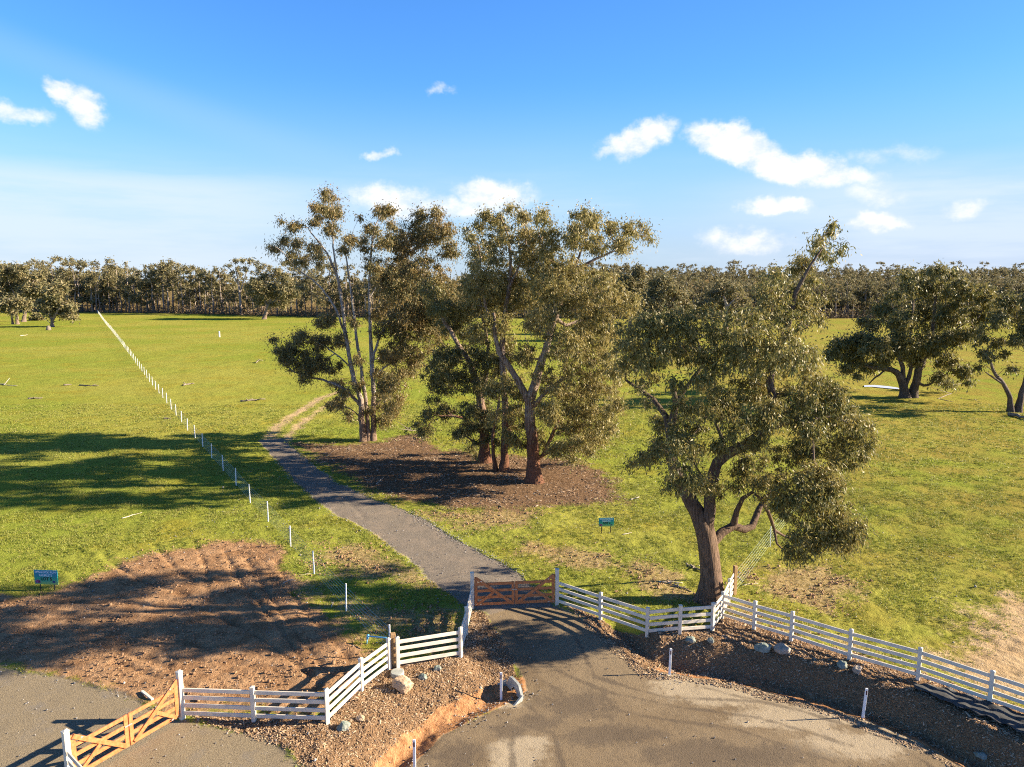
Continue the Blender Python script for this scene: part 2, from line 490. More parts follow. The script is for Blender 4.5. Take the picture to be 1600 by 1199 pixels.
M['bark_red'] = bark_mat('redgum_bark', (0.20, 0.095, 0.055), (0.36, 0.29, 0.23), 2.0, 7.0)
M['bark_dark'] = bark_mat('dark_bark', (0.13, 0.10, 0.08), (0.22, 0.18, 0.15), 1.0, 4.0)
M['bark_far'] = bark_mat('far_bark', (0.24, 0.18, 0.14), (0.42, 0.36, 0.31), 1.0, 6.0, 0.6)

def ground_mat():
    m, g, bs = new_mat('paddock_ground')
    geo = g.n('ShaderNodeNewGeometry'); P = geo.outputs['Position']
    A = g.n('ShaderNodeAttribute', {'attribute_name': 'mask_a'})
    B = g.n('ShaderNodeAttribute', {'attribute_name': 'mask_b'})
    C = g.n('ShaderNodeAttribute', {'attribute_name': 'mask_c'})
    sa = g.n('ShaderNodeSeparateColor', _0=A.outputs['Color']).outputs
    sb = g.n('ShaderNodeSeparateColor', _0=B.outputs['Color']).outputs
    sc = g.n('ShaderNodeSeparateColor', _0=C.outputs['Color']).outputs
    dirt, drive, road, mulch = sa[0], sa[1], sa[2], A.outputs['Alpha']
    clay, litter, worn, track = sb[0], sb[1], sb[2], B.outputs['Alpha']
    sand, left = sc[0], sc[1]
    n_big = g.noise(P, 0.035, 3)
    n_mid = g.noise(P, 0.22, 4, 0.6)
    n_m2 = g.noise(P, 1.1, 4, 0.6)
    n_s = g.noise(P, 5.0, 4, 0.65)
    n_f = g.noise(P, 22.0, 3, 0.7)
    n_ff = g.noise(P, 70.0, 2, 0.7)
    def edge(mask, amt=0.5, w=0.12, nz=None):
        q = g.math('ADD', mask, g.math('MULTIPLY', g.math('SUBTRACT', nz or n_s, 0.5), amt))
        return g.rng(q, 0.5 - w, 0.5 + w)
    # grass
    gr = g.mix(g.rng(n_big, 0.38, 0.62), (0.212, 0.258, 0.040), (0.288, 0.286, 0.058))
    gr = g.mix(g.rng(n_mid, 0.45, 0.72, 0, 0.55), gr, (0.27, 0.215, 0.03))
    gr = g.mix(g.rng(n_m2, 0.28, 0.5, 0.32, 0), gr, (0.125, 0.16, 0.016))
    gr = g.mix(g.rng(n_s, 0.25, 0.52, 0.32, 0), gr, (0.10, 0.12, 0.014))
    gr = g.mix(g.rng(n_f, 0.52, 0.75, 0, 0.6), gr, (0.32, 0.27, 0.06))
    # drier sward to the right of the photograph's paddock
    xs = g.n('ShaderNodeSeparateXYZ', _0=P).outputs[0]
    dry = g.math('MULTIPLY', g.rng(xs, 4.0, 30.0), g.rng(n_mid, 0.3, 0.62))
    gr = g.mix(g.math('MULTIPLY', dry, 0.6), gr, (0.28, 0.21, 0.06))
    col = gr
    # bare earth of several kinds
    earth = g.mix(g.rng(n_m2, 0.3, 0.7), (0.25, 0.142, 0.074), (0.43, 0.27, 0.15))
    earth = g.mix(g.rng(n_s, 0.3, 0.55, 0.6, 0), earth, (0.20, 0.11, 0.058))
    earth = g.mix(g.rng(n_f, 0.55, 0.75, 0, 0.5), earth, (0.42, 0.28, 0.17))
    sandc = g.mix(g.rng(n_m2, 0.3, 0.7), (0.42, 0.29, 0.17), (0.50, 0.37, 0.23))
    sandc = g.mix(g.rng(n_s, 0.3, 0.5, 0.5, 0), sandc, (0.28, 0.20, 0.10))
    wornc = g.mix(g.rng(n_s, 0.38, 0.58), (0.22, 0.135, 0.07), (0.40, 0.28, 0.165))
    mixn = g.math('ADD', g.math('MULTIPLY', n_m2, 0.6), g.math('MULTIPLY', n_s, 0.4))
    col = g.mix(g.math('MULTIPLY', edge(worn, 2.2, 0.22, mixn), 0.7), col, wornc)
    col = g.mix(edge(track, 1.2, 0.2, mixn), col, g.mix(n_f, (0.40, 0.28, 0.15), (0.48, 0.36, 0.21)))
    col = g.mix(g.math('MULTIPLY', edge(sand, 1.7, 0.18, mixn), 0.9), col, sandc)
    lit = g.mix(g.rng(n_s, 0.35, 0.6), (0.10, 0.062, 0.036), (0.20, 0.125, 0.072))
    lit = g.mix(g.rng(n_f, 0.55, 0.72, 0, 0.7), lit, (0.40, 0.30, 0.20))
    col = g.mix(edge(litter, 2.1, 0.22, mixn), col, lit)
    col = g.mix(edge(dirt, 1.6, 0.2, mixn), col, earth)
    # mulch
    mu = g.mix(g.rng(n_f, 0.35, 0.65), (0.13, 0.078, 0.044), (0.29, 0.185, 0.105))
    mu = g.mix(g.rng(n_ff, 0.55, 0.75, 0, 0.8), mu, (0.48, 0.33, 0.19))
    col = g.mix(edge(mulch, 0.7, 0.1), col, mu)
    # gravel of the drives
    dv = g.mix(g.rng(n_f, 0.3, 0.7), (0.135, 0.12, 0.10), (0.25, 0.215, 0.175))
    dv = g.mix(g.rng(n_m2, 0.4, 0.7, 0, 0.6), dv, (0.27, 0.22, 0.17))
    dv = g.mix(g.rng(n_ff, 0.6, 0.75, 0, 0.7), dv, (0.40, 0.38, 0.36))
    col = g.mix(edge(drive, 0.8, 0.16), col, dv)
    lf = g.mix(g.rng(n_f, 0.3, 0.7), (0.19, 0.155, 0.105), (0.30, 0.25, 0.17))
    lf = g.mix(g.rng(n_m2, 0.5, 0.75, 0, 0.5), lf, (0.20, 0.19, 0.18))
    col = g.mix(edge(left, 0.8, 0.16), col, lf)
    # clay washed out along the ditches
    cl = g.mix(g.rng(n_s, 0.3, 0.65), (0.30, 0.145, 0.065), (0.48, 0.26, 0.13))
    col = g.mix(edge(clay, 0.7, 0.14), col, cl)
    # the sealed road: brown grey with pale dust patches
    rd = g.mix(g.rng(n_mid, 0.3, 0.7), (0.165, 0.124, 0.080), (0.25, 0.195, 0.128))
    rd = g.mix(g.rng(n_m2, 0.35, 0.7, 0, 0.55), rd, (0.27, 0.21, 0.135))
    rd = g.mix(g.rng(n_f, 0.3, 0.5, 0.55, 0), rd, (0.09, 0.072, 0.055))
    rd = g.mix(g.rng(n_ff, 0.6, 0.78, 0, 0.6), rd, (0.42, 0.35, 0.25))
    pal = sc[2]
    rd = g.mix(g.math('MULTIPLY', edge(pal, 2.0, 0.2, mixn), 0.65), rd, (0.46, 0.39, 0.28))
    drk = C.outputs['Alpha']
    rd = g.mix(g.math('MULTIPLY', edge(drk, 2.0, 0.2, mixn), 0.6), rd, (0.10, 0.082, 0.066))
    col = g.mix(edge(road, 0.6, 0.12), col, rd)
    g.set(bs.inputs['Base Color'], col)
    bs.inputs['Roughness'].default_value = 0.95
    bs.inputs['Specular IOR Level'].default_value = 0.0
    hard = g.math('MAXIMUM', g.math('MAXIMUM', road, drive), left)
    h1 = g.math('ADD', g.math('MULTIPLY', n_m2, 0.12), g.math('MULTIPLY', n_s, 0.10))
    h1 = g.math('ADD', h1, g.math('MULTIPLY', n_f, 0.06))
    h2 = g.math('ADD', g.math('MULTIPLY', n_f, 0.030), g.math('MULTIPLY', n_ff, 0.022))
    h2 = g.math('ADD', h2, g.math('MULTIPLY', n_s, 0.020))
    hh = g.mixf(g.rng(hard, 0.35, 0.65), h1, h2)
    b = g.n('ShaderNodeBump'); b.inputs['Distance'].default_value = 1.0; b.inputs['Strength'].default_value = 0.9
    g.set(b.inputs['Height'], hh); g.set(bs.inputs['Normal'], b)
    return m
M['ground'] = ground_mat()

# ------------------------------------------------------------------ ground sheet
def axis(lo, hi, step0, grow, start):
    """positions from lo to hi: step0 up to |start|, then growing"""
    out = []; v = 0.0
    while v < hi:
        out.append(v); v += max(step0, (v - start) * grow + step0) if v > start else step0
    return np.array(out)

xp = axis(0, 2200, 0.085, 0.013, 19.0)
xs_ = np.concatenate([-xp[:0:-1], xp])
ys = [7.0]
while ys[-1] < 4200:
    y = ys[-1]
    ys.append(y + max(0.075, 0.0042 * (y - 12)) if y < 150 else y + 0.012 * y)
ys_ = np.array(ys)
GX, GY = np.meshgrid(xs_, ys_)
GX = GX.ravel(); GY = GY.ravel()
MK = masks(GX, GY)
GZ = height(GX, GY)
# relief: clumpy sward, rutted earth, mulch, packed gravel
k = GY < 150
x, y = GX[k], GY[k]
hard = np.maximum(np.maximum(MK['road'][k], MK['drive'][k]), MK['left'][k])
rough_ = fbm(x * 2.2, y * 2.2, 51, 4) - 0.5
clod = fbm(x * 5.0, y * 5.0, 71, 2) - 0.5
undul = fbm(x * 0.45, y * 0.45, 61, 3) - 0.5
earthy = np.maximum(np.maximum(MK['dirt'][k], MK['worn'][k] * 0.7), MK['litter'][k] * 0.8)
soft = 1 - sstep(0.3, 0.7, hard)
GZ[k] += soft * (rough_ * (0.10 - 0.03 * earthy + 0.08 * MK['mulch'][k]) + clod * (0.05 - 0.02 * earthy) + undul * (0.16 - 0.02 * earthy)) + (1 - soft) * (rough_ * 0.022 + undul * 0.05)
rut = np.zeros(x.shape)
for R in RUTS:
    d = line_d(R, x, y) + (fbm(x * 1.3, y * 1.3, 81, 2) - 0.5) * 0.25
    rut -= (0.05 + 0.024 * MK['dirt'][k]) * np.exp(-(d / 0.11) ** 2) - 0.016 * np.exp(-((d - 0.36) / 0.14) ** 2)
GZ[k] += rut * (0.35 + 0.65 * soft) * np.where(MK['road'][k] > 0.5, 0.25, 1)
nx_, ny_ = len(xs_), len(ys_)
idx = np.arange(nx_ * ny_).reshape(ny_, nx_)
Fq = np.stack([idx[:-1, :-1], idx[:-1, 1:], idx[1:, 1:], idx[1:, :-1]], -1).reshape(-1, 4)
GV = np.stack([GX, GY, GZ], -1)

def ground_z(x, y):
    """relief height by looking up the sheet (bilinear)"""
    x = np.atleast_1d(np.asarray(x, float)); y = np.atleast_1d(np.asarray(y, float))
    ix = np.clip(np.searchsorted(xs_, x) - 1, 0, nx_ - 2); iy = np.clip(np.searchsorted(ys_, y) - 1, 0, ny_ - 2)
    fx = np.clip((x - xs_[ix]) / (xs_[ix + 1] - xs_[ix]), 0, 1); fy = np.clip((y - ys_[iy]) / (ys_[iy + 1] - ys_[iy]), 0, 1)
    Z = GZ.reshape(ny_, nx_)
    return (Z[iy, ix] * (1 - fx) + Z[iy, ix + 1] * fx) * (1 - fy) + (Z[iy + 1, ix] * (1 - fx) + Z[iy + 1, ix + 1] * fx) * fy

def mask_at(name, x, y):
    ix = np.clip(np.searchsorted(xs_, x), 0, nx_ - 1); iy = np.clip(np.searchsorted(ys_, y), 0, ny_ - 1)
    return MK[name].reshape(ny_, nx_)[iy, ix]

def spot(px, py):
    """a point on the finished relief that the photo shows at px, py"""
    z = 0.0
    for i in range(20):
        p = plane_pt(px, py, z)
        z = 0.5 * z + 0.5 * float(ground_z(p[0], p[1])[0])
    p = plane_pt(px, py, z)
    return Vector((p[0], p[1], float(ground_z(p[0], p[1])[0])))

def blob_mask(items):
    o = np.zeros(GX.shape)
    kk = GY < 60
    for (px, py, rx, ry) in items:
        c = plane_pt(px, py, ROAD_Z); ex = plane_pt(px + rx, py, ROAD_Z) - c; ey = plane_pt(px, py - ry, ROAD_Z) - c
        d = np.sqrt(((GX[kk] - c[0]) / ex[0]) ** 2 + ((GY[kk] - c[1]) / ey[1]) ** 2)
        o[kk] = np.maximum(o[kk], np.clip(1.0 - d * 0.5, 0, 1))
    return o
pale = blob_mask([(800, 1180, 40, 22), (830, 1160, 30, 10), (1120, 1085, 90, 16), (1230, 1120, 80, 20), (1060, 1068, 40, 10), (1350, 1160, 90, 22), (770, 1100, 40, 8), (1330, 1128, 30, 6)])
dark_ = blob_mask([(835, 1130, 40, 14), (790, 1140, 40, 12), (900, 1100, 60, 20), (1130, 1180, 140, 22), (720, 1180, 40, 22), (960, 1150, 80, 15)])
TYRES = [[(835, 1060), (905, 1095), (1010, 1120), (1150, 1140), (1300, 1190)], [(870, 1050), (950, 1082), (1060, 1105), (1190, 1122), (1330, 1165)],
         [(820, 1100), (860, 1130), (880, 1200)], [(780, 1120), (800, 1150), (800, 1210)], [(1100, 1075), (1250, 1110), (1400, 1160), (1500, 1230)], [(900, 1010), (930, 1060), (1040, 1090), (1180, 1096)]]
kk = (GY < 40) & (np.abs(GX) < 25)
tm = np.zeros(kk.sum())
for T_ in TYRES:
    tm = np.maximum(tm, 0.62 * np.exp(-(line_d(plane_poly(T_, ROAD_Z), GX[kk], GY[kk]) / 0.15) ** 2))
dark_[kk] = np.maximum(dark_[kk], tm)
fc = Fq.mean(1).astype(int)
mx = lambda n: MK[n][Fq].mean(1)
m_road, m_drive, m_left = mx('road'), mx('drive'), mx('left')
cls = np.zeros(len(Fq), int)
cls[m_drive > 0.5] = 1
cls[(m_left > 0.5)] = 2
cls[m_road > 0.5] = 3
for ci, nm in ((0, 'ground'), (1, 'driveway'), (2, 'driveway'), (3, 'road')):
    f = Fq[cls == ci]
    used, inv = np.unique(f, return_inverse=True)
    me = mesh_np(nm, GV[used], inv.reshape(-1, 4), True)
    for an, chans in (('mask_a', (MK['dirt'], MK['drive'], MK['road'], MK['mulch'])), ('mask_b', (MK['clay'], MK['litter'], MK['worn'], MK['track'])),
                      ('mask_c', (MK['sand'], MK['left'], pale, dark_))):
        at_ = me.attributes.new(an, 'FLOAT_COLOR', 'POINT')
        at_.data.foreach_set('color', np.stack([c[used] for c in chans], -1).astype(np.float32).ravel())
    tag(link(nm, me, M['ground']), kind='structure')

# ------------------------------------------------------------------ trees
def grow_tree(base, limbs, blobs, sub_r, dens, rng, tip_r=0.012, flat=0.8, stem_rad=1.0):
    """limbs: lists of (xyz, r) polylines; blobs: (xyz, R). Returns node arrays and the foliage cluster centres."""
    pos = []; par = []; rad = []; fixed = []
    def add(p, pa, r, fx):
        pos.append(np.array(p, float)); par.append(pa); rad.append(r); fixed.append(fx)
        return len(pos) - 1
    for li, L in enumerate(limbs):
        pts = [np.array(p[0], float) for p in L]; rs = [p[1] for p in L]
        if li == 0 or not pos:
            prev = add(pts[0], -1, rs[0], True)
        else:
            d = np.linalg.norm(np.array(pos) - pts[0], axis=1)
            prev = int(d.argmin())
            if d[prev] > 0.15 and L[0][2]:          # a stem that starts on its own at the base
                prev = add(pts[0], -1, rs[0], True)
        # Catmull-Rom through the points, finely stepped
        P = [pos[prev]] + pts[1:]
        n = len(P)
        for i in range(n - 1):
            p0 = P[max(i - 1, 0)]; p1 = P[i]; p2 = P[i + 1]; p3 = P[min(i + 2, n - 1)]
            seg = np.linalg.norm(p2 - p1); st = max(1, int(seg / 0.45))
            for s in range(1, st + 1):
                t = s / st
                q = 0.5 * ((2 * p1) + (-p0 + p2) * t + (2 * p0 - 5 * p1 + 4 * p2 - p3) * t * t + (-p0 + 3 * p1 - 3 * p2 + p3) * t ** 3)
                q = q + rng.normal(0, 1, 3) * 0.025 * min(1, seg)
                prev = add(q, prev, rs[i] * (1 - t) + rs[i + 1] * t, True)
    cents = []; crs = []
    for (c, R) in blobs:
        n = max(1, int(round(dens * (R / sub_r) ** 2 * rng.uniform(0.8, 1.2))))
        for i in range(n):
            v = rng.normal(0, 1, 3); v /= np.linalg.norm(v)
            v = v * (rng.uniform(0.15, 1) ** 0.45) * max(R - 0.35 * sub_r, 0.2 * R)
            v[2] *= flat
            cents.append(c + v); crs.append(sub_r * rng.uniform(0.45, 1.3))
    cents = np.array(cents); crs = np.array(crs)
    base = np.array(base)
    NP = np.zeros((len(pos) + len(cents) * 12, 3)); NP[:len(pos)] = pos
    cnt = len(pos)
    d0 = np.array([np.min(np.linalg.norm(NP[:cnt] - c, axis=1)) for c in cents])
    for ci in np.argsort(d0):
        c = cents[ci]
        dv = c - NP[:cnt]
        dist = np.linalg.norm(dv, axis=1)
        j = int((dist + 0.25 * np.maximum(0, -dv[:, 2]) + 0.02 * np.linalg.norm(NP[:cnt] - base, axis=1)).argmin())
        a = NP[j]; L = dist[j]
        st = int(min(10, max(1, L / 0.55)))
        bend = rng.normal(0, 0.13, 3) * L; bend[2] += 0.12 * L
        prev = j
        for s in range(1, st + 1):
            t = s / st
            q = a + (c - a) * t + bend * math.sin(math.pi * t) + rng.normal(0, 0.03, 3) * min(L, 1.0) * (t < 1)
            prev2 = add(q, prev, 0.0, False)
            NP[prev2] = q; cnt = prev2 + 1; prev = prev2
    n = len(pos)
    par_a = np.array(par); ra = np.array(rad)
    acc = np.zeros(n)
    E = 2.3
    for i in range(n - 1, -1, -1):
        if not fixed[i]:
            if acc[i] == 0: acc[i] = tip_r ** E
            ra[i] = acc[i] ** (1 / E)
        if par_a[i] >= 0: acc[par_a[i]] += acc[i] if not fixed[i] else 0
    for i in range(n):
        if not fixed[i] and par_a[i] >= 0:
            ra[i] = min(ra[i], max(tip_r, 0.8 * ra[par_a[i]]))
    return np.array(pos), par_a, ra, cents, crs

def tubes(pos, par, rad, rng, min_r=0.0, flare=1.0, base_z=0.0, lump=0.1):
    n = len(pos)
    kids = [[] for _ in range(n)]
    for i in range(n):
        if par[i] >= 0: kids[par[i]].append(i)
    chains = []
    stack = [[i] for i in range(n) if par[i] < 0]
    while stack:
        ch = stack.pop()
        cur = ch[-1]
        while kids[cur]:
            ks = sorted(kids[cur], key=lambda q: -rad[q])
            for o in ks[1:]: stack.append([cur, o])
            cur = ks[0]; ch.append(cur)
        chains.append(ch)
    VV = []; FF = []; vb = 0
    for ch in chains:
        rr = rad[ch].copy()
        if len(ch) > 1 and par[ch[0]] >= 0: rr[0] = min(rr[0], rr[1] * 1.5)
        if rr.max() < min_r: continue
        P = pos[ch]
        big = rr.max()
        S = 12 if big > 0.18 else (7 if big > 0.06 else (5 if big > 0.025 else 3))
        if par[ch[0]] < 0:
            h = P[:, 2] - base_z
            rr = rr * (1 + flare * np.exp(-np.maximum(h, 0) / 0.35) * 0.55)
            P = P.copy(); P[0, 2] -= 0.25
        T = np.zeros_like(P); T[1:-1] = P[2:] - P[:-2]; T[0] = P[1] - P[0]; T[-1] = P[-1] - P[-2]
        T /= np.linalg.norm(T, axis=1)[:, None] + 1e-9
        nrm = np.cross(T[0], [0.31, 0.17, 0.93]);
        if np.linalg.norm(nrm) < 0.05: nrm = np.cross(T[0], [1, 0, 0])
        ang = np.arange(S) * 2 * math.pi / S
        ph = rng.uniform(0, 6.28, 3)
        for i in range(len(P)):
            nrm = nrm - T[i] * nrm.dot(T[i]); nrm /= np.linalg.norm(nrm) + 1e-9
            bt = np.cross(T[i], nrm)
            r = rr[i]
            if S >= 12:
                fl = flare * math.exp(-max(P[i, 2] - base_z, 0) / 0.5) if par[ch[0]] < 0 else 0
                k_ = r * (1 + (lump + 0.12 * fl) * np.sin(ang * 3 + ph[0] + 0.3 * i) * 0.6 + lump * 0.6 * np.sin(ang * 5 + ph[1] - 0.5 * i) + rng.normal(0, lump * 0.35, S))
            else:
                k_ = np.full(S, r)
            VV.append(P[i] + (np.cos(ang)[:, None] * nrm + np.sin(ang)[:, None] * bt) * k_[:, None])
        m = len(P)
        a = np.arange(S); b = (a + 1) % S
        for i in range(m - 1):
            o = vb + i * S
            FF.append(np.stack([o + a, o + b, o + S + b, o + S + a], -1))
        vb += m * S
    return np.concatenate(VV), np.concatenate(FF)

def leaves(cents, crs, per, L, W, rng, droop=0.7, flat=0.92):
    n = len(cents) * per
    c = np.repeat(cents, per, 0); r = np.repeat(crs, per)[:, None]
    off = rng.normal(0, 1, (n, 3)); off /= np.linalg.norm(off, axis=1)[:, None]
    off *= np.abs(rng.normal(0, 0.68, (n, 1))) * r
    off[:, 2] *= flat
    p = c + off
    p[:, 2] -= 0.15 * r[:, 0] * rng.uniform(0, 1, n)
    d = rng.normal(0, 0.6, (n, 3)) + 0.4 * off / (r + 1e-6); d[:, 2] -= droop
    d /= np.linalg.norm(d, axis=1)[:, None]
    s = np.cross(d, rng.normal(0, 1, (n, 3))); s /= np.linalg.norm(s, axis=1)[:, None] + 1e-9
    l = (L * rng.uniform(0.6, 1.35, (n, 1))); w = W * rng.uniform(0.7, 1.3, (n, 1))
    V = np.stack([p, p + d * l * 0.45 + s * w * 0.5, p + d * l, p + d * l * 0.45 - s * w * 0.5], 1).reshape(-1, 3)
    F = np.arange(n * 4).reshape(n, 4)
    return V, F

DENS, PER = 1.9, 1.35
def tree_from_photo(name, label, base_px, limbs, blobs, leaf, bark, sub_px_m, dens=2.0, per=60, L=0.16, W=0.045, seed=1, reps=1.6, depth_r=None,
                    tip=0.012, min_r=0.0, group=None, flare=1.0, cat='tree', droop=1.0, base_depth=None, blob_scale=1.0, stem=1.0):
    rng = np.random.RandomState(seed)
    if base_depth is None:
        b = spot(*base_px)
    else:
        q = at_depth(base_px[0], base_px[1], base_depth); b = Vector((q[0], q[1], float(ground_z(q[0], q[1])[0])))
    Y0 = b.y
    D = Y0 / ray(*base_px)[1]                     # distance along the axis
    ppm = FPX / Y0 * 1.0                         # photo pixels per metre there
    base = np.array(b)
    wl = []
    for li, Lb in enumerate(limbs):
        e = rng.uniform(-1, 1) * 0.30 * len(Lb) if li else 0.0
        own = bool(len(Lb[0]) > 3 and Lb[0][3] == 'own')
        pts = []
        if li and not own and wl:
            allp = [(np.hypot(q[3][0] - Lb[0][0], q[3][1] - Lb[0][1]), q[4]) for l2 in wl for q in l2]
            y_start = min(allp)[1]
        else:
            y_start = rng.uniform(-0.25, 0.25) if li else 0.0
        for i, q in enumerate(Lb):
            dy = y_start + e * i / max(1, len(Lb) - 1)
            if len(q) > 3 and q[3] != 'own': dy = q[3]
            p = at_depth(q[0], q[1], Y0 + dy)
            if i == 0 and (li == 0 or own): p[2] = base[2]
            pts.append((p, q[2] * stem, own, (q[0], q[1]), dy))
        wl.append(pts)
    xs = [q[0] for q in blobs]; cx = (min(xs) + max(xs)) / 2
    R0 = depth_r or (max(xs) - min(xs)) / 2 / ppm * 0.8
    wb = []
    for q in blobs:
        px, py, r = q[:3]
        n = int(reps) + (rng.uniform() < reps - int(reps))
        rm = r / ppm * blob_scale
        lim = math.sqrt(max(0.15, 1 - ((px - cx) / ppm / (R0 * 1.45)) ** 2)) * R0
        for k in range(max(1, n)):
            dy = rng.uniform(-1, 1) * max(0.1, lim - 0.5 * rm) if len(q) < 4 else q[3] + rng.uniform(-0.6, 0.6)
            jx, jy = (rng.normal(0, 0.25 * r), rng.normal(0, 0.2 * r)) if k else (0, 0)
            rr = rm * (1 if k == 0 else rng.uniform(0.7, 1.0))
            wb.append((at_depth(px + jx, py + jy, Y0 + dy), rr * rng.uniform(0.9, 1.08)))
    pos, par, rad, cents, crs = grow_tree(base, [[(p[0], p[1], p[2]) for p in l] for l in wl], wb, sub_px_m, dens * DENS, rng, tip)
    root = empty(name, b, label, cat, group=group)
    V, F = tubes(pos - base, par, rad, rng, min_r, flare)
    link('trunk', mesh_np('trunk', V, F, True), bark, root)
    V, F = leaves(cents - base, crs, int(per * PER), L, W, rng, droop)
    print(name, len(cents), len(F))
    link('crown', mesh_np('crown', V, F), leaf, root)
    return root

# --- the gnarled gum inside the white fence, right of the gate
tree_from_photo('gum_tree', 'gnarled gum leaning over the white rail corner, thick trunk forking low, tall lone top sprig', (1112, 941),
    [[(1112, 941, .58), (1110, 905, .47), (1107, 865, .42), (1100, 830, .40), (1090, 800, .34), (1073, 773, .30), (1056, 738, .27), (1047, 700, .22), (1049, 661, .18), (1055, 630, .14), (1050, 600, .1)],
     [(1100, 825, .3), (1108, 795, .26), (1113, 760, .24), (1121, 722, .23), (1137, 709, .22), (1169, 693, .2), (1196, 672, .19), (1212, 648, .17), (1203, 600, .15), (1208, 560, .13), (1228, 520, .12), (1238, 480, .10), (1250, 440, .07), (1265, 415, .05), (1288, 384, .03)],
     [(1108, 868, .27), (1114, 848, .24), (1128, 832, .21), (1145, 822, .19), (1163, 828, .17), (1176, 822, .15), (1184, 800, .13), (1192, 785, .11), (1202, 800, .09), (1211, 828, .07), (1235, 842, .05)],
     [(1150, 824, .14), (1152, 800, .12), (1160, 780, .1), (1176, 768, .08), (1190, 779, .06), (1205, 770, .04)],
     [(1047, 690, .14), (1040, 650, .12), (1020, 624, .1), (998, 608, .08), (977, 594, .05)],
     [(1196, 672, .13), (1222, 664, .11), (1240, 658, .1), (1260, 662, .09), (1270, 695, .07), (1272, 720, .05), (1290, 745, .03)],
     [(1055, 640, .1), (1090, 645, .09), (1125, 660, .07), (1150, 640, .05)],
     [(1055, 625, .09), (1085, 590, .08), (1100, 560, .06), (1090, 530, .04)],
     [(1121, 722, .1), (1130, 690, .09), (1118, 660, .06), (1128, 630, .05)],
     [(1228, 522, .08), (1250, 516, .06), (1262, 512, .03)],
     [(1047, 715, .09), (1030, 700, .06), (1012, 705, .04)],
     [(1211, 828, .06), (1214, 850, .05), (1225, 862, .03)],
     [(1260, 662, .08), (1300, 650, .06), (1335, 670, .04)]],
    [(1005, 525, 42), (1050, 515, 45), (1095, 510, 42), (1140, 508, 40), (1175, 500, 30), (980, 560, 26), (1020, 555, 35), (1075, 550, 35), (1120, 555, 40), (1160, 545, 40), (970, 540, 18),
     (1060, 595, 22), (1100, 600, 26), (1000, 600, 18), (1030, 660, 22), (1050, 680, 34), (1030, 705, 30), (1005, 715, 18), (990, 722, 13), (1060, 745, 32), (1085, 700, 32), (1095, 750, 30), (1080, 660, 30), (1115, 770, 20),
     (1130, 620, 34), (1170, 600, 42), (1190, 560, 40), (1150, 660, 28), (1200, 640, 38), (1185, 690, 28), (1225, 545, 38), (1240, 590, 46), (1265, 560, 28), (1280, 610, 44), (1310, 615, 34), (1320, 650, 38), (1345, 670, 28), (1355, 695, 20, 1.4), (1290, 670, 42, 1.4), (1315, 705, 38, 1.4), (1340, 715, 22, 1.4), (1250, 640, 38),
     (1260, 700, 30, 1.4), (1230, 715, 42, 1.4), (1180, 735, 36), (1205, 760, 34), (1150, 730, 26), (1255, 765, 42, -2.9), (1290, 790, 42, -2.9), (1315, 820, 34, -2.9), (1340, 835, 20, -2.9), (1290, 835, 36, -2.9), (1255, 830, 36, -2.9), (1245, 860, 22, -2.9), (1320, 850, 20, -2.9), (1270, 745, 36, -2.9), (1300, 755, 30, -2.9), (1225, 790, 26, -2.9),
     (1230, 500, 34), (1250, 470, 34), (1222, 455, 30), (1205, 450, 20), (1268, 490, 28), (1205, 485, 28), (1195, 465, 14), (1282, 470, 14), (1215, 430, 15), (1240, 425, 16), (1262, 435, 18), (1265, 410, 20), (1250, 405, 13), (1285, 395, 17), (1272, 385, 14), (1296, 362, 12), (1302, 350, 8), (1283, 372, 9), (1312, 392, 10), (1320, 383, 7), (1300, 405, 9), (1195, 430, 9), (1062, 690, 22, -1.8), (1078, 738, 20, -1.6), (1132, 690, 20, -2.0), (1168, 690, 22, -2.2), (1200, 655, 26, -2.2), (1100, 640, 24, -2.0), (1062, 640, 22, -2.0), (1092, 755, 20, -1.4), (1150, 755, 18, -1.5), (1185, 745, 22, -2.0), (1270, 670, 26, -2.4), (1020, 590, 20), (1010, 625, 12, -1.0)],
    M['leaf_near'], M['bark_near'], 0.42, dens=1.65, per=60, L=0.17, W=0.05, seed=5, reps=1.7, depth_r=4.6, tip=0.011, blob_scale=1.02)

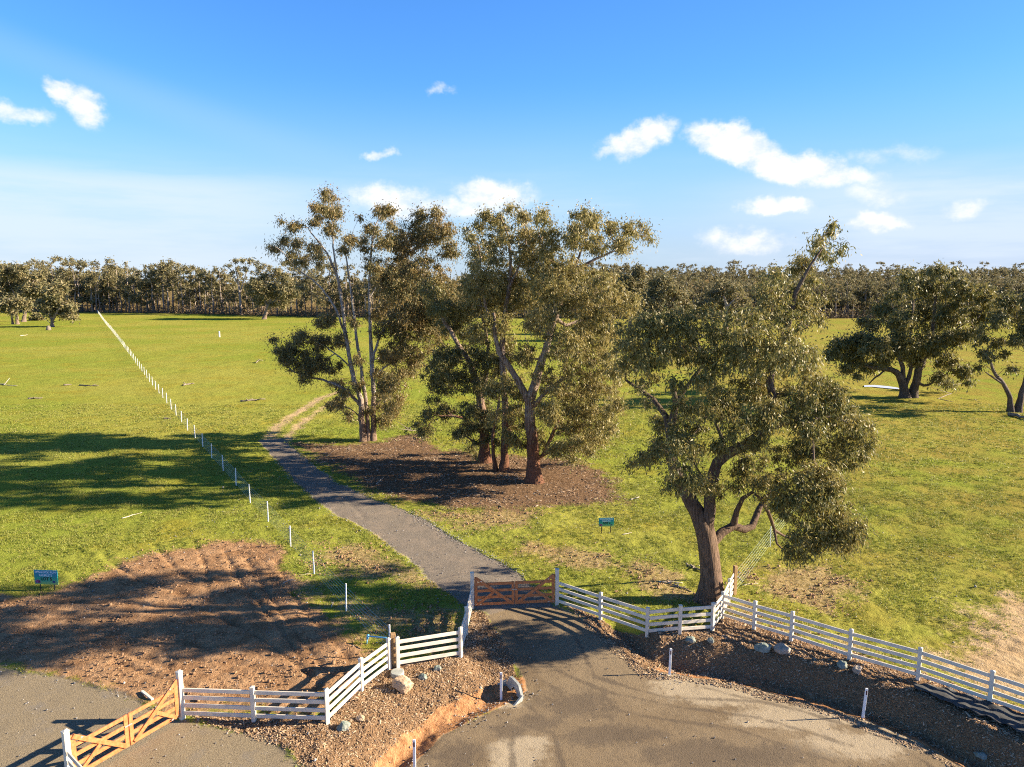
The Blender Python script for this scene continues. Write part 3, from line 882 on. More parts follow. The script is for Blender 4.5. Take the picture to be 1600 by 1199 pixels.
# --- open tall gum at the left of the clump
tree_from_photo('gum_tree', 'tall open gum with pale bare limbs, first of the clump beside the drive', (573, 689),
    [[(568, 688, .42), (565, 655, .36), (563, 625, .32), (555, 600, .28), (549, 575, .26), (541, 530, .22), (535, 480, .19), (529, 440, .16), (520, 415, .14), (511, 395, .11), (493, 372, .08), (476, 352, .05)],
     [(583, 687, .38, 'own'), (583, 655, .32), (583, 608, .28), (580, 560, .24), (578, 500, .2), (577, 450, .17), (580, 400, .12), (586, 355, .08), (596, 335, .04)],
     [(575, 688, .28, 'own'), (574, 650, .25), (569, 608, .22), (562, 560, .19), (556, 520, .16), (550, 465, .13), (542, 410, .09), (537, 370, .05)],
     [(535, 480, .14), (528, 440, .12), (521, 385, .09), (519, 340, .06), (517, 305, .03)],
     [(541, 528, .15), (527, 488, .13), (504, 452, .11), (480, 432, .09), (462, 420, .07), (442, 395, .05), (430, 385, .03)],
     [(562, 632, .2), (550, 618, .18), (535, 606, .16), (504, 594, .13), (474, 588, .1), (452, 575, .07), (440, 560, .04)],
     [(549, 578, .1), (530, 558, .09), (510, 542, .07), (495, 535, .04)],
     [(581, 600, .16), (592, 582, .13), (613, 566, .11), (643, 553, .08), (660, 540, .05)],
     [(580, 565, .17), (590, 535, .15), (603, 508, .13), (635, 473, .11), (655, 435, .08), (668, 390, .05)],
     [(583, 640, .1), (598, 622, .08), (612, 612, .05), (620, 600, .03)],
     [(565, 650, .09), (548, 640, .07), (530, 632, .04)],
     [(577, 470, .1), (600, 430, .08), (625, 395, .06), (640, 365, .04)]],
    [(516, 308, 13), (503, 330, 14), (524, 330, 14), (519, 355, 14), (508, 300, 8), (492, 348, 11), (462, 352, 12), (442, 375, 12), (427, 388, 10), (466, 380, 13), (490, 388, 13), (478, 408, 13), (452, 402, 11), (545, 375, 13), (538, 392, 11), (440, 345, 6), (500, 405, 11),
     (592, 332, 15), (606, 328, 12), (582, 358, 14), (575, 392, 16), (597, 378, 15), (562, 340, 5), (612, 352, 9), (566, 375, 9), (586, 415, 15),
     (640, 378, 34), (668, 362, 26), (692, 358, 20), (682, 332, 12), (655, 335, 13), (700, 388, 20), (628, 420, 34), (618, 460, 32), (665, 430, 40), (694, 465, 34), (645, 500, 36), (610, 515, 28), (662, 530, 32), (600, 435, 22), (650, 556, 20), (610, 555, 16), (588, 490, 18), (690, 510, 24),
     (442, 545, 18), (460, 558, 24), (472, 530, 18), (490, 560, 22), (502, 535, 18), (476, 582, 19), (428, 530, 9), (520, 572, 16), (526, 600, 14), (512, 500, 13), (535, 530, 15), (550, 500, 12), (500, 505, 10),
     (612, 598, 22), (608, 635, 20), (600, 658, 14), (592, 618, 16), (622, 620, 10), (530, 628, 13), (517, 634, 10), (545, 650, 10), (540, 612, 10), (560, 600, 12), (590, 582, 15), (602, 556, 16), (556, 562, 11), (622, 582, 14), (642, 580, 12), (470, 446, 8), (500, 470, 9), (625, 545, 20), (575, 640, 10), (618, 640, 14)],
    M['leaf_brown'], M['bark_white'], 0.62, dens=2.3, per=62, L=0.22, W=0.066, seed=8, reps=1.9, depth_r=5.0, tip=0.014, blob_scale=1.2, stem=0.72)

# --- three red-footed gums of the clump
tree_from_photo('gum_tree', 'gum with dark stooping trunk and low leafy left side, in the clump between two others', (757, 722),
    [[(757, 722, .46), (757, 690, .38), (756, 655, .34), (750, 620, .3), (742, 590, .25), (730, 560, .2), (712, 532, .17), (693, 500, .13), (680, 470, .1), (664, 450, .06)],
     [(755, 680, .16), (742, 668, .14), (724, 654, .12), (706, 650, .09), (690, 650, .05)],
     [(745, 600, .16), (722, 590, .13), (700, 585, .1), (685, 580, .06)],
     [(750, 620, .2), (760, 580, .16), (762, 540, .13), (755, 500, .1), (748, 460, .07)],
     [(757, 700, .1), (740, 690, .08), (725, 680, .05)]],
    [(684, 572, 20), (702, 558, 24), (732, 560, 26), (692, 600, 24), (722, 598, 26), (680, 620, 12), (664, 650, 15), (700, 640, 18), (742, 640, 22), (752, 600, 24), (722, 672, 15), (658, 675, 10), (735, 668, 16), (700, 510, 24), (690, 480, 24), (672, 455, 20), (720, 490, 26), (740, 520, 26), (745, 690, 12), (670, 668, 10), (760, 470, 24), (655, 660, 9), (735, 700, 9), (772, 688, 14), (765, 662, 16), (745, 712, 8), (760, 560, 20)],
    M['leaf_green'], M['bark_red'], 0.58, dens=1.9, per=72, L=0.21, W=0.064, seed=12, reps=2.1, blob_scale=1.15, depth_r=3.6, tip=0.015)

tree_from_photo('gum_tree', 'slim twin-stemmed gum in the middle of the clump, half hidden by its neighbours', (784, 736),
    [[(787, 736, .34), (788, 705, .28), (790, 660, .25), (787, 604, .22), (784, 560, .2), (788, 500, .17), (795, 450, .14), (799, 410, .1), (793, 365, .06), (782, 340, .03)],
     [(775, 736, .17, 'own'), (771, 710, .14), (770, 680, .12), (778, 640, .1), (782, 600, .07)],
     [(786, 560, .14), (772, 520, .12), (760, 480, .1), (752, 430, .08), (748, 385, .05)],
     [(795, 450, .1), (812, 415, .08), (822, 380, .06), (818, 345, .04)]],
    [(760, 335, 14), (745, 352, 14), (780, 345, 18), (800, 325, 12), (815, 340, 16), (790, 375, 30), (752, 390, 26), (760, 420, 32), (800, 430, 34), (742, 448, 26), (782, 470, 34), (820, 460, 30), (732, 480, 24), (760, 510, 28), (790, 540, 26), (770, 570, 26), (802, 600, 22), (787, 640, 22), (808, 650, 20), (800, 690, 15), (728, 358, 8), (740, 372, 12), (825, 365, 16), (770, 650, 14), (797, 670, 18), (815, 690, 13), (822, 664, 14, -2.0), (812, 620, 18, -2.2), (772, 610, 18, -1.5)],
    M['leaf_olive'], M['bark_red'], 0.6, dens=1.8, per=72, L=0.21, W=0.064, seed=17, reps=2.0, blob_scale=1.1, depth_r=4.2, tip=0.015)

tree_from_photo('gum_tree', 'biggest gum of the clump, red trunk foot, wide bushy right side down to the ground', (834, 753),
    [[(834, 753, .52), (834, 720, .44), (832, 690, .4), (828, 655, .36), (828, 630, .34), (838, 588, .3), (852, 550, .27), (862, 510, .23), (872, 485, .2), (884, 450, .16), (900, 425, .12), (930, 405, .09), (965, 390, .05)],
     [(828, 632, .28), (814, 604, .24), (797, 575, .2), (782, 552, .17), (774, 525, .14), (772, 490, .1)],
     [(868, 500, .14), (885, 508, .12), (902, 503, .1), (922, 499, .07), (945, 498, .04)],
     [(836, 722, .16), (848, 712, .14), (862, 682, .12), (875, 655, .09), (890, 638, .05)],
     [(830, 640, .16), (855, 610, .14), (885, 590, .11), (910, 585, .07)],
     [(880, 455, .12), (870, 420, .1), (850, 390, .08), (842, 365, .05)],
     [(884, 450, .1), (905, 400, .08), (915, 365, .05), (910, 345, .03)],
     [(848, 712, .09), (880, 700, .07), (910, 690, .05)]],
    [(905, 340, 14), (930, 345, 17), (958, 352, 18), (985, 358, 16), (1008, 362, 11), (1016, 372, 8), (900, 368, 22), (932, 382, 22), (972, 382, 16), (840, 365, 26), (832, 400, 30), (870, 405, 32), (915, 425, 28), (945, 448, 30), (975, 470, 24), (862, 448, 32), (900, 478, 32), (942, 490, 26), (845, 500, 30), (890, 535, 36), (928, 555, 38), (942, 600, 34), (938, 650, 32), (910, 620, 40), (868, 590, 34), (880, 655, 36), (905, 690, 26), (932, 680, 20), (855, 640, 26), (838, 680, 18), (868, 700, 18), (984, 482, 14), (820, 555, 22), (958, 635, 18), (912, 515, 24), (955, 520, 20), (960, 575, 18), (850, 340, 14), (1000, 350, 7), (895, 715, 12), (920, 700, 14), (955, 670, 14)],
    M['leaf_olive'], M['bark_red'], 0.6, dens=1.9, per=76, L=0.21, W=0.064, seed=23, reps=2.3, depth_r=5.2, tip=0.015, blob_scale=1.15)

# --- the two gums out in the right-hand paddock
tree_from_photo('gum_tree', 'broad dark gum with twin spreading trunks beside the pale water strip', (1418, 621),
    [[(1413, 621, .55), (1411, 600, .45), (1401, 582, .36), (1386, 577, .28), (1370, 576, .2), (1352, 572, .12), (1335, 568, .07)],
     [(1426, 621, .55, 'own'), (1431, 598, .45), (1435, 580, .4), (1443, 562, .32), (1452, 540, .26), (1458, 505, .2), (1462, 470, .14), (1468, 440, .07)],
     [(1413, 605, .3), (1410, 575, .25), (1402, 550, .2), (1395, 520, .15), (1385, 500, .1)],
     [(1419, 606, .25), (1423, 575, .22), (1420, 545, .18), (1425, 500, .14), (1428, 455, .08)],
     [(1437, 600, .18), (1450, 602, .14), (1465, 590, .1), (1480, 585, .06)],
     [(1443, 562, .2), (1475, 535, .16), (1500, 510, .12), (1530, 495, .08)],
     [(1385, 577, .12), (1368, 590, .1), (1358, 600, .06)]],
    [(1462, 425, 12), (1445, 424, 9), (1485, 428, 13), (1418, 430, 9), (1430, 450, 18), (1400, 462, 13), (1462, 458, 24), (1500, 452, 20), (1530, 458, 18), (1550, 472, 13), (1382, 485, 18), (1345, 500, 12), (1410, 500, 24), (1450, 498, 26), (1490, 488, 24), (1528, 492, 20), (1342, 528, 15), (1312, 538, 15), (1299, 553, 11), (1335, 556, 19), (1370, 540, 22), (1410, 535, 24), (1450, 538, 24), (1490, 526, 20), (1325, 576, 11), (1360, 572, 14), (1480, 562, 17), (1502, 578, 14), (1465, 586, 11), (1512, 596, 7), (1482, 598, 9), (1340, 586, 7), (1425, 560, 16), (1385, 558, 16), (1520, 520, 14), (1365, 505, 14)],
    M['leaf_green'], M['bark_dark'], 0.85, dens=2.7, per=50, L=0.42, W=0.14, seed=31, reps=1.9, depth_r=8.0, tip=0.022, blob_scale=1.15)

tree_from_photo('gum_tree', 'thin forked gum on the edge of the picture growing beside a grey log', (1584, 644),
    [[(1580, 643, .3), (1578, 622, .24), (1568, 600, .2), (1553, 582, .16), (1545, 562, .12), (1535, 548, .07)],
     [(1590, 644, .34, 'own'), (1597, 615, .28), (1604, 590, .24), (1606, 560, .2), (1598, 530, .16), (1590, 500, .1), (1582, 475, .05)],
     [(1568, 602, .12), (1555, 592, .1), (1540, 582, .06)],
     [(1604, 590, .18), (1630, 560, .15), (1650, 520, .12), (1660, 490, .07)]],
    [(1575, 475, 22), (1600, 490, 28), (1560, 500, 18), (1532, 532, 14), (1545, 555, 13), (1572, 552, 12), (1590, 530, 16), (1528, 572, 8), (1582, 575, 8), (1620, 520, 28), (1650, 500, 30), (1640, 470, 24), (1610, 468, 20), (1555, 535, 14), (1670, 540, 22), (1535, 515, 8)],
    M['leaf_green'], M['bark_dark'], 0.7, dens=2.2, per=46, L=0.36, W=0.11, seed=37, reps=1.7, depth_r=5.0, tip=0.02)

# --- smaller trees standing in front of the far wood
FAR = dict(leaf=M['leaf_far'], bark=M['bark_far'], dens=2.0, per=26, L=1.0, W=0.42, tip=0.05, reps=1.8, droop=0.3)
def far_tree(label, base, limbs, blobs, seed, sub=1.5, **kw):
    a = dict(FAR); a.update(kw)
    leaf = a.pop('leaf'); bark = a.pop('bark')
    return tree_from_photo('gum_tree', label, base, limbs, blobs, leaf, bark, sub, seed=seed, **a)
far_tree('large spreading gum at the left picture edge with a leaning pale trunk', (37, 503),
    [[(37, 503, .7), (39, 490, .55), (44, 475, .45), (48, 455, .3), (52, 440, .15)], [(40, 487, .35), (28, 470, .28), (18, 450, .2), (10, 435, .1)]],
    [(10, 425, 17), (30, 428, 18), (48, 440, 18), (62, 450, 16), (20, 445, 18), (40, 455, 18), (5, 445, 18), (-15, 440, 22), (70, 465, 12), (58, 432, 10), (18, 465, 14), (-30, 455, 18), (2, 462, 12)], 41)
far_tree('dark many-stemmed gum beneath the large spreading one at the left edge', (27, 507),
    [[(27, 507, .5), (26, 490, .4), (22, 475, .25)], [(20, 506, .35, 'own'), (17, 490, .28), (10, 478, .15)]],
    [(25, 472, 14), (10, 472, 14), (40, 475, 11), (-5, 478, 14), (20, 485, 9), (-22, 482, 14)], 42)
far_tree('round bushy gum with a short dark trunk beside the grey stump', (82, 511),
    [[(82, 512, .5), (81, 500, .42), (76, 488, .3), (70, 478, .15)], [(82, 504, .35), (88, 490, .28), (95, 478, .15)]],
    [(70, 470, 14), (88, 462, 15), (100, 475, 14), (110, 485, 10), (85, 482, 15), (72, 488, 10), (100, 490, 9), (95, 450, 10), (80, 452, 11), (115, 495, 6), (65, 478, 10), (116, 478, 6)], 43)
far_tree('low rounded gum at the far end of the wire fence', (161, 487),
    [[(161, 488, .5), (160, 480, .4), (156, 470, .25)], [(161, 482, .3), (168, 470, .2)]],
    [(152, 462, 10), (165, 458, 11), (175, 468, 10), (160, 470, 10), (145, 470, 8), (172, 478, 7), (180, 474, 6), (152, 476, 7)], 44, sub=1.7)
far_tree('flat-topped gum with a leaning pale trunk casting a long shadow on the far grass', (414, 499),
    [[(413, 499, .75), (416, 488, .6), (420, 478, .5), (424, 465, .35), (428, 450, .2)], [(419, 480, .4), (410, 465, .3), (402, 450, .18)], [(420, 478, .4), (436, 465, .3), (452, 452, .18)]],
    [(400, 440, 11), (415, 432, 11), (432, 428, 11), (445, 434, 12), (458, 445, 12), (395, 455, 10), (410, 455, 14), (428, 455, 15), (445, 460, 13), (405, 468, 9), (425, 472, 9), (442, 474, 8), (465, 458, 9), (388, 448, 6)], 45)
far_tree('thin bare-limbed gum rising above the wood behind the flat-topped one', (377, 490),
    [[(377, 490, .6), (375, 465, .45), (372, 440, .3), (368, 420, .15)], [(375, 460, .3), (382, 435, .2), (390, 415, .1)], [(373, 445, .25), (362, 425, .15), (355, 415, .08)]],
    [(368, 408, 5), (380, 406, 6), (392, 408, 6), (358, 415, 4), (372, 420, 6), (385, 420, 6), (400, 412, 4), (378, 432, 7), (395, 425, 4), (364, 425, 4), (403, 409, 3), (352, 415, 3)], 46, base_depth=300, sub=1.3, dens=1.5, per=16)
far_tree('small dark shrub between the left-edge gums and the round bushy one', (57, 501),
    [[(57, 502, .2), (57, 496, .15), (58, 490, .08)]], [(56, 494, 6), (62, 496, 5), (50, 498, 4)], 47, sub=1.0)
far_tree('pale olive gum between the clump and the leaning fence gum', (1042, 520),
    [[(1042, 520, .6), (1042, 490, .45), (1035, 470, .3), (1030, 450, .15)], [(1042, 485, .3), (1055, 465, .2)]],
    [(1010, 470, 22), (1035, 455, 24), (1060, 462, 22), (1025, 490, 24), (1050, 490, 24), (1075, 480, 12), (1005, 495, 15), (1040, 435, 12), (1020, 440, 12)], 48, base_depth=170, sub=1.3, L=0.8, W=0.32)
far_tree('tall olive gum directly behind the clump, right shoulder showing', (985, 505),
    [[(985, 505, .6), (985, 480, .45), (985, 455, .3), (985, 435, .15)], [(985, 470, .3), (1000, 450, .2)]],
    [(980, 440, 16), (995, 430, 13), (985, 460, 20), (1002, 455, 14), (970, 470, 18), (992, 482, 16), (996, 418, 6)], 52, base_depth=190, sub=1.3, L=0.8, W=0.32)
far_tree('rounded olive gum half hidden behind the leaning fence gum', (1135, 505),
    [[(1135, 505, .6), (1135, 485, .45), (1132, 465, .3)], [(1135, 480, .3), (1150, 465, .2)]],
    [(1115, 460, 14), (1130, 450, 15), (1150, 455, 14), (1162, 468, 11), (1110, 475, 13), (1135, 475, 18), (1155, 485, 12), (1092, 478, 9), (1125, 440, 6)], 49, base_depth=190, sub=1.3, L=0.8, W=0.32)

# ------------------------------------------------------------------ the far wood
def wood_proto(seed, H, crown_w, style):
    rng = np.random.RandomState(seed)
    limbs = []; lean = rng.uniform(-0.6, 0.6, 2)
    top = np.array([lean[0], lean[1], H * 0.86])
    th = 0.17 + 0.008 * H
    pts = [(np.array([0, 0, 0.]), th, True), (top * 0.3 + rng.normal(0, 0.15, 3) * [1, 1, 0], th * 0.8, False), (top * 0.62 + rng.normal(0, 0.25, 3) * [1, 1, 0], th * 0.55, False), (top, th * 0.15, False)]
    limbs.append(pts)
    blobs = []
    n = 9 if style != 'bush' else 8
    for i in range(n):
        t = rng.uniform(0.42, 1.0) if style == 'tall' else (rng.uniform(0.58, 1.0) if style == 'flat' else rng.uniform(0.25, 0.95))
        wd = crown_w * (1.1 - 0.55 * abs(t - 0.7)) * (1 if style != 'flat' else 0.6 + 0.7 * t)
        a = rng.uniform(0, 6.28); rr = wd * math.sqrt(rng.uniform(0, 1))
        blobs.append((np.array([math.cos(a) * rr + lean[0] * t, math.sin(a) * rr + lean[1] * t, H * (0.08 + 0.88 * t)]), rng.uniform(0.9, 1.7) * crown_w / 2.8))
    pos, par, rad, cents, crs = grow_tree((0, 0, 0), limbs, blobs, 0.95, 1.7, rng, 0.05)
    V, F = tubes(pos, par, rad, rng, 0.07, 0.6)
    LV, LF = leaves(cents, crs, 24, 0.72, 0.32, rng, 0.3, 0.7)
    return V, F, LV, LF
protos = []
for i, (H, w, st) in enumerate(((17, 3.4, 'tall'), (14, 3.6, 'bush'), (19, 3.2, 'flat'), (15.5, 3.0, 'tall'), (12, 3.3, 'bush'), (18, 3.8, 'flat'))):
    protos.append((wood_proto(60 + i, H, w, st), H, st))
WLAB = {'tall': 'slender pale-trunked gum along the front edge of the far wood', 'bush': 'bushy low-crowned gum along the front edge of the far wood', 'flat': 'flat-topped gum with a bare trunk along the front edge of the far wood'}
WGRP = {'tall': 'slender gums edging the far wood', 'bush': 'bushy gums edging the far wood', 'flat': 'flat-topped gums edging the far wood'}
pmesh = [(mesh_np('trunk', p[0][0], p[0][1], True), mesh_np('crown', p[0][2], p[0][3])) for p in protos]
for a, b in pmesh:
    a.materials.append(M['bark_far']); b.materials.append(M['leaf_far'])
rng = np.random.RandomState(77)
def edge_depth(px):
    return float(np.interp(px, EDGE_PX, EDGE_Y))
def top_scale(px):
    return float(np.interp(px, [-300, 60, 160, 240, 300, 480, 700, 1000, 1250, 1900], [1.12, 1.18, 1.22, 1.1, 0.98, 0.95, 0.85, 0.75, 0.70, 0.70]))
def wood_at(px, Y):
    X = (px - 800) / FPX * Y
    return X, Y, float(ground_z(X, Y)[0])
first = {}
px = -60.0
while px < 1660:
    px += rng.uniform(5, 10)
    Y = edge_depth(px) + rng.uniform(0, 10)
    i = rng.randint(len(protos)); st = protos[i][2]
    X, Y, Z = wood_at(px, Y)
    root = empty('gum_tree', (X, Y, Z - 0.1), WLAB[st], 'tree', rng.uniform(0, 6.28), WGRP[st])
    s = top_scale(px) * rng.choice([rng.uniform(0.5, 0.8), rng.uniform(0.8, 1.0), rng.uniform(1.0, 1.3)])
    root.scale = (s * rng.uniform(0.9, 1.15), s * rng.uniform(0.9, 1.15), s)
    for nm, me in zip(('trunk', 'crown'), pmesh[i]):
        link(nm, me, None, root)
# deeper in, the trees run together: one wood
WV = []; WF = []; TV = []; TF = []; nv = 0; nt_ = 0
for j in range(2700):
    px = rng.uniform(-120, 1720) if j % 2 else rng.uniform(850, 1720)
    t = rng.uniform(0, 1)
    Y = edge_depth(px) + 10 + 520 * t ** 2.2
    X, Y, Z = wood_at(px, Y)
    i = rng.randint(len(protos)); (V, F, LV, LF) = protos[i][0]
    s = top_scale(px) * rng.choice([rng.uniform(0.65, 0.85), rng.uniform(0.85, 1.05), rng.uniform(1.0, 1.25)]); a = rng.uniform(0, 6.28); ca, sa_ = math.cos(a), math.sin(a)
    if Y > edge_depth(px) + 90:
        s *= rng.uniform(0.9, 1.05)
        keep = rng.permutation(len(LF))[:int(len(LF) * 0.45)]; L2 = LV.reshape(-1, 4, 3)[keep]
        L2 = (L2 - L2.mean(1, keepdims=True)) * 1.5 + L2.mean(1, keepdims=True); L2 = L2.reshape(-1, 3)
    else:
        L2 = LV
    R_ = np.array([[ca, -sa_, 0], [sa_, ca, 0], [0, 0, 1]]) * s
    q = L2 @ R_.T + [X, Y, Z]
    WV.append(q); WF.append(np.arange(len(q)).reshape(-1, 4) + nv); nv += len(q)
    if Y < edge_depth(px) + 28:
        q = V @ R_.T + [X, Y, Z]; TV.append(q); TF.append(F + nt_); nt_ += len(q)
wood = link('woods', mesh_np('woods', np.concatenate(WV), np.concatenate(WF)), M['leaf_far'])
tag(wood, 'continuous mass of grey-green gum wood closing off the paddocks', 'woods', kind='stuff')
link('trunks', mesh_np('trunks', np.concatenate(TV), np.concatenate(TF), True), M['bark_far'], wood)['kind'] = 'stuff'
# scrubby undergrowth on the floor of the wood's edge
n = 14000
upx = rng.uniform(-100, 1700, n); uY = np.array([edge_depth(p) for p in upx]) + rng.uniform(-1, 14, n)
uX = (upx - 800) / FPX * uY
uc = np.stack([uX, uY, ground_z(uX, uY) + rng.uniform(0.0, 1.0, n) ** 2 * 3.2], -1)
V, F = leaves(uc, np.full(n, 0.8), 4, 0.8, 0.25, rng, -0.3)
M['scrub'] = leaf_mat('dry_scrub', [(0.16, 0.12, 0.07), (0.24, 0.18, 0.11), (0.12, 0.10, 0.05), (0.30, 0.23, 0.14)], 0.8, 0.1)
tag(link('undergrowth', mesh_np('undergrowth', V, F), M['scrub']), 'dry brown undergrowth along the foot of the far wood', 'undergrowth', kind='stuff')

# ------------------------------------------------------------------ white post and rail fences
RAILS = (0.20, 0.47, 0.74, 1.01)
def rail_fence(label, pix, post_h=1.17, skip_first=False, skip_last=False, group=None):
    pts = [spot(*p) for p in pix]
    root = empty('rail_fence', pts[0], label, 'fence', group=group)
    o = pts[0]
    for i, p in enumerate(pts):
        if (i == 0 and skip_first) or (i == len(pts) - 1 and skip_last): continue
        d = (pts[min(i + 1, len(pts) - 1)] - pts[max(i - 1, 0)]); rz = math.atan2(d.y, d.x)
        Mz = Matrix.Rotation(rz, 3, 'Z')
        m = MB(); q = p - o
        m.box(q + Vector((0, 0, post_h / 2 - 0.1)), (0.125, 0.125, post_h + 0.2), Mz, 0.006)
        m.build('post', M['white_paint'], root)
        c = MB(); c.box(q + Vector((0, 0, post_h + 0.012)), (0.145, 0.145, 0.022), Mz, 0.006)
        c.add([q + Vector((0, 0, post_h + 0.023)) + Mz @ Vector(v) for v in ((-.068, -.068, 0), (.068, -.068, 0), (.068, .068, 0), (-.068, .068, 0), (0, 0, .035))], [(0, 1, 4), (1, 2, 4), (2, 3, 4), (3, 0, 4)])
        c.build('post_cap', M['white_paint'], root)
    for i in range(len(pts) - 1):
        a = pts[i] - o; b = pts[i + 1] - o
        u = (b - a); u.z = 0; u.normalize()
        for h in RAILS:
            m = MB(); ja, jb = random.uniform(-.012, .012), random.uniform(-.012, .012)
            m.beam(a + u * 0.064 + Vector((0, 0, h + ja)), b - u * 0.064 + Vector((0, 0, h + jb)), 0.042, 0.132, 0.005)
            m.build('rail', M['white_paint'], root)
    return root
rail_fence('white four-rail fence running from the left gate to the bleached corner stump', [(285, 1123), (397, 1127), (512, 1131), (565, 1079), (608, 1046)], skip_first=True)
rail_fence('white four-rail fence climbing from the bleached stump to the orange main gate', [(622, 1044), (720, 1027), (729, 992), (738, 952)], skip_last=True)
rail_fence('white four-rail fence from the main gate round to the old post behind the gum trunk', [(870, 945), (938, 968), (1011, 993), (1062, 990), (1113, 986), (1128, 967), (1138, 945), (1145, 931)], skip_first=True, skip_last=True)
rail_fence('long white four-rail fence running down along the bank to the right picture edge', [(1128, 967), (1178, 983), (1236, 1001), (1327, 1031), (1434, 1062), (1546, 1101), (1665, 1143), (1800, 1192)], skip_first=True)
rail_fence('short stub of white fence in the bottom left corner below the left gate', [(110, 1228), (150, 1275), (200, 1330)], skip_first=True)

# ------------------------------------------------------------------ timber gates
def double_gate(label, pa, pb, bulge=0.0):
    A = spot(*pa); B = spot(*pb)
    root = empty('timber_gate', (A + B) / 2, label, 'gate')
    o = (A + B) / 2
    u = (B - A); L = u.length; zslope = u.z; u2 = Vector((u.x, u.y, 0)).normalized()
    nrm = Vector((u2.y, -u2.x, 0))                       # towards the camera side
    if nrm.y > 0: nrm = -nrm
    Mz = Matrix.Rotation(math.atan2(u2.y, u2.x), 3, 'Z')
    PH = 1.62
    for p in (A, B):
        m = MB(); q = p - o
        m.box(q + Vector((0, 0, PH / 2 - 0.15)), (0.15, 0.15, PH + 0.3), Mz, 0.008)
        m.build('gate_post', M['white_paint'], root)
        c = MB(); c.box(q + Vector((0, 0, PH + 0.012)), (0.18, 0.18, 0.024), Mz, 0.006)
        c.add([q + Vector((0, 0, PH + 0.024)) + Mz @ Vector(v) for v in ((-.085, -.085, 0), (.085, -.085, 0), (.085, .085, 0), (-.085, .085, 0), (0, 0, .04))], [(0, 1, 4), (1, 2, 4), (2, 3, 4), (3, 0, 4)])
        c.build('post_cap', M['white_paint'], root)
    half = (L - 0.15) / 2 - 0.045
    for side in (0, 1):
        hp = (A if side == 0 else B) - o; d = (u if side == 0 else -u).normalized()
        leaf = bpy.data.objects.new('gate_leaf', None); COL.objects.link(leaf); leaf.parent = root
        leaf.location = hp; leaf.empty_display_size = 0.2
        def P(s, z, n=0.0): return d * (0.115 + s) + nrm * n + Vector((0, 0, z))
        w = half - 0.02
        MB().beam(P(0.05, 0.12), P(0.05, 1.42), 0.055, 0.13, 0.004, up=d).build('hinge_stile', M['timber'], leaf)
        MB().beam(P(w - 0.05, 0.12), P(w - 0.05, 1.16), 0.055, 0.12, 0.004, up=d).build('meeting_stile', M['timber'], leaf)
        for z in (0.19, 0.49, 0.79, 1.09):
            MB().beam(P(0.10, z), P(w - 0.10, z), 0.04, 0.122, 0.004).build('rail', M['timber'], leaf)
        MB().beam(P(0.04, 1.40, 0.049), P(w - 0.10, 0.20, 0.049), 0.045, 0.128, 0.004).build('brace', M['timber'], leaf)
        MB().beam(P(0.10, 0.18, 0.047), P(w * 0.47, 0.72, 0.047), 0.04, 0.115, 0.004).build('brace', M['timber'], leaf)
        for z in (0.20, 1.33):
            MB().beam(P(-0.045, z, 0.005), P(0.30, z - (0.0 if z < 1 else 0.10), 0.078), 0.012, 0.045, 0.002).build('hinge', M['galv'], leaf)
    lt = MB(); mid = Vector((0, 0, 0)); mid = mid + nrm * 0.04
    lt.beam(mid + Vector((0, 0, 0.80)) - u2 * 0.13, mid + Vector((0, 0, 0.80)) + u2 * 0.10, 0.02, 0.04, 0.003)
    lt.build('latch', M['galv'], root)
    return root
double_gate('orange timber double gate across the main gravel drive, between white posts', (738, 951), (870, 945))
double_gate('sunlit orange timber double gate at the left picture edge, between white posts', (110, 1226), (285, 1123))

# ------------------------------------------------------------------ wire fences
def wire_fence(label, pts, post_h, nw, post_mat, rp=0.032, wr=0.0045):
    root = empty('wire_fence', pts[0], label, 'fence')
    o = pts[0]
    for i, p in enumerate(pts):
        q = p - o; h = post_h * random.uniform(0.96, 1.04)
        m = MB(); lean = Vector((random.uniform(-.03, .03), random.uniform(-.03, .03), 0))
        m.beam(q - Vector((0, 0, 0.15)), q + lean + Vector((0, 0, h)), rp * 1.7, rp * 1.7, 0.006, up=(0, 1, 0))
        m.build('post', post_mat, root)
    for k in range(nw):
        h = post_h * (0.16 + 0.80 * k / (nw - 1))
        m = MB(); path = []
        for i in range(len(pts) - 1):
            a = pts[i] - o; b = pts[i + 1] - o
            for t in (0, 0.5):
                path.append(a.lerp(b, t) + Vector((0, -rp * 1.1, h - 0.012 * math.sin(math.pi * t))))
        path.append(pts[-1] - o + Vector((0, -rp * 1.1, h)))
        m.tube(path, wr, 4)
        m.build('wire', M['wire'], root)
    return root
pa = spot(541, 955); pz = np.array(plane_pt(150, 486))
A2 = np.array([pa.x, pa.y]); dlen = np.linalg.norm(pz - A2); npost = 84
pts = []
known = [(541, 955), (491, 897), (454, 855), (419, 815), (391, 786), (369, 759), (349, 736), (331, 716), (317, 699), (305, 685), (293, 673)]
for q in known: pts.append(spot(*q))
p_last = np.array([pts[-1].x, pts[-1].y]); nrem = npost - len(known)
for i in range(1, nrem + 1):
    q = p_last + (pz - p_last) * i / nrem
    pts.append(Vector((q[0], q[1], float(ground_z(q[0], q[1])[0]))))
end0 = spot(612, 1028)
wire_fence('long wire fence on white posts running away to the far left wood', [end0.lerp(pts[0], 0.03)] + pts, 1.2, 7, M['white_plastic'])
w0 = spot(1147, 929)
wd = np.array(plane_pt(1215, 838)); wpts = []
for i in range(1, 8):
    q = np.array([w0.x, w0.y]) + (wd - np.array([w0.x, w0.y])) * (i * 0.40)
    wpts.append(Vector((q[0], q[1], float(ground_z(q[0], q[1])[0]))))
wire_fence('pale wire fence running back from the old brown post behind the leaning gum', [w0 + Vector((0.12, 0.12, 0))] + wpts[1::2], 1.15, 6, M["white_plastic"], rp=0.02, wr=0.0026)

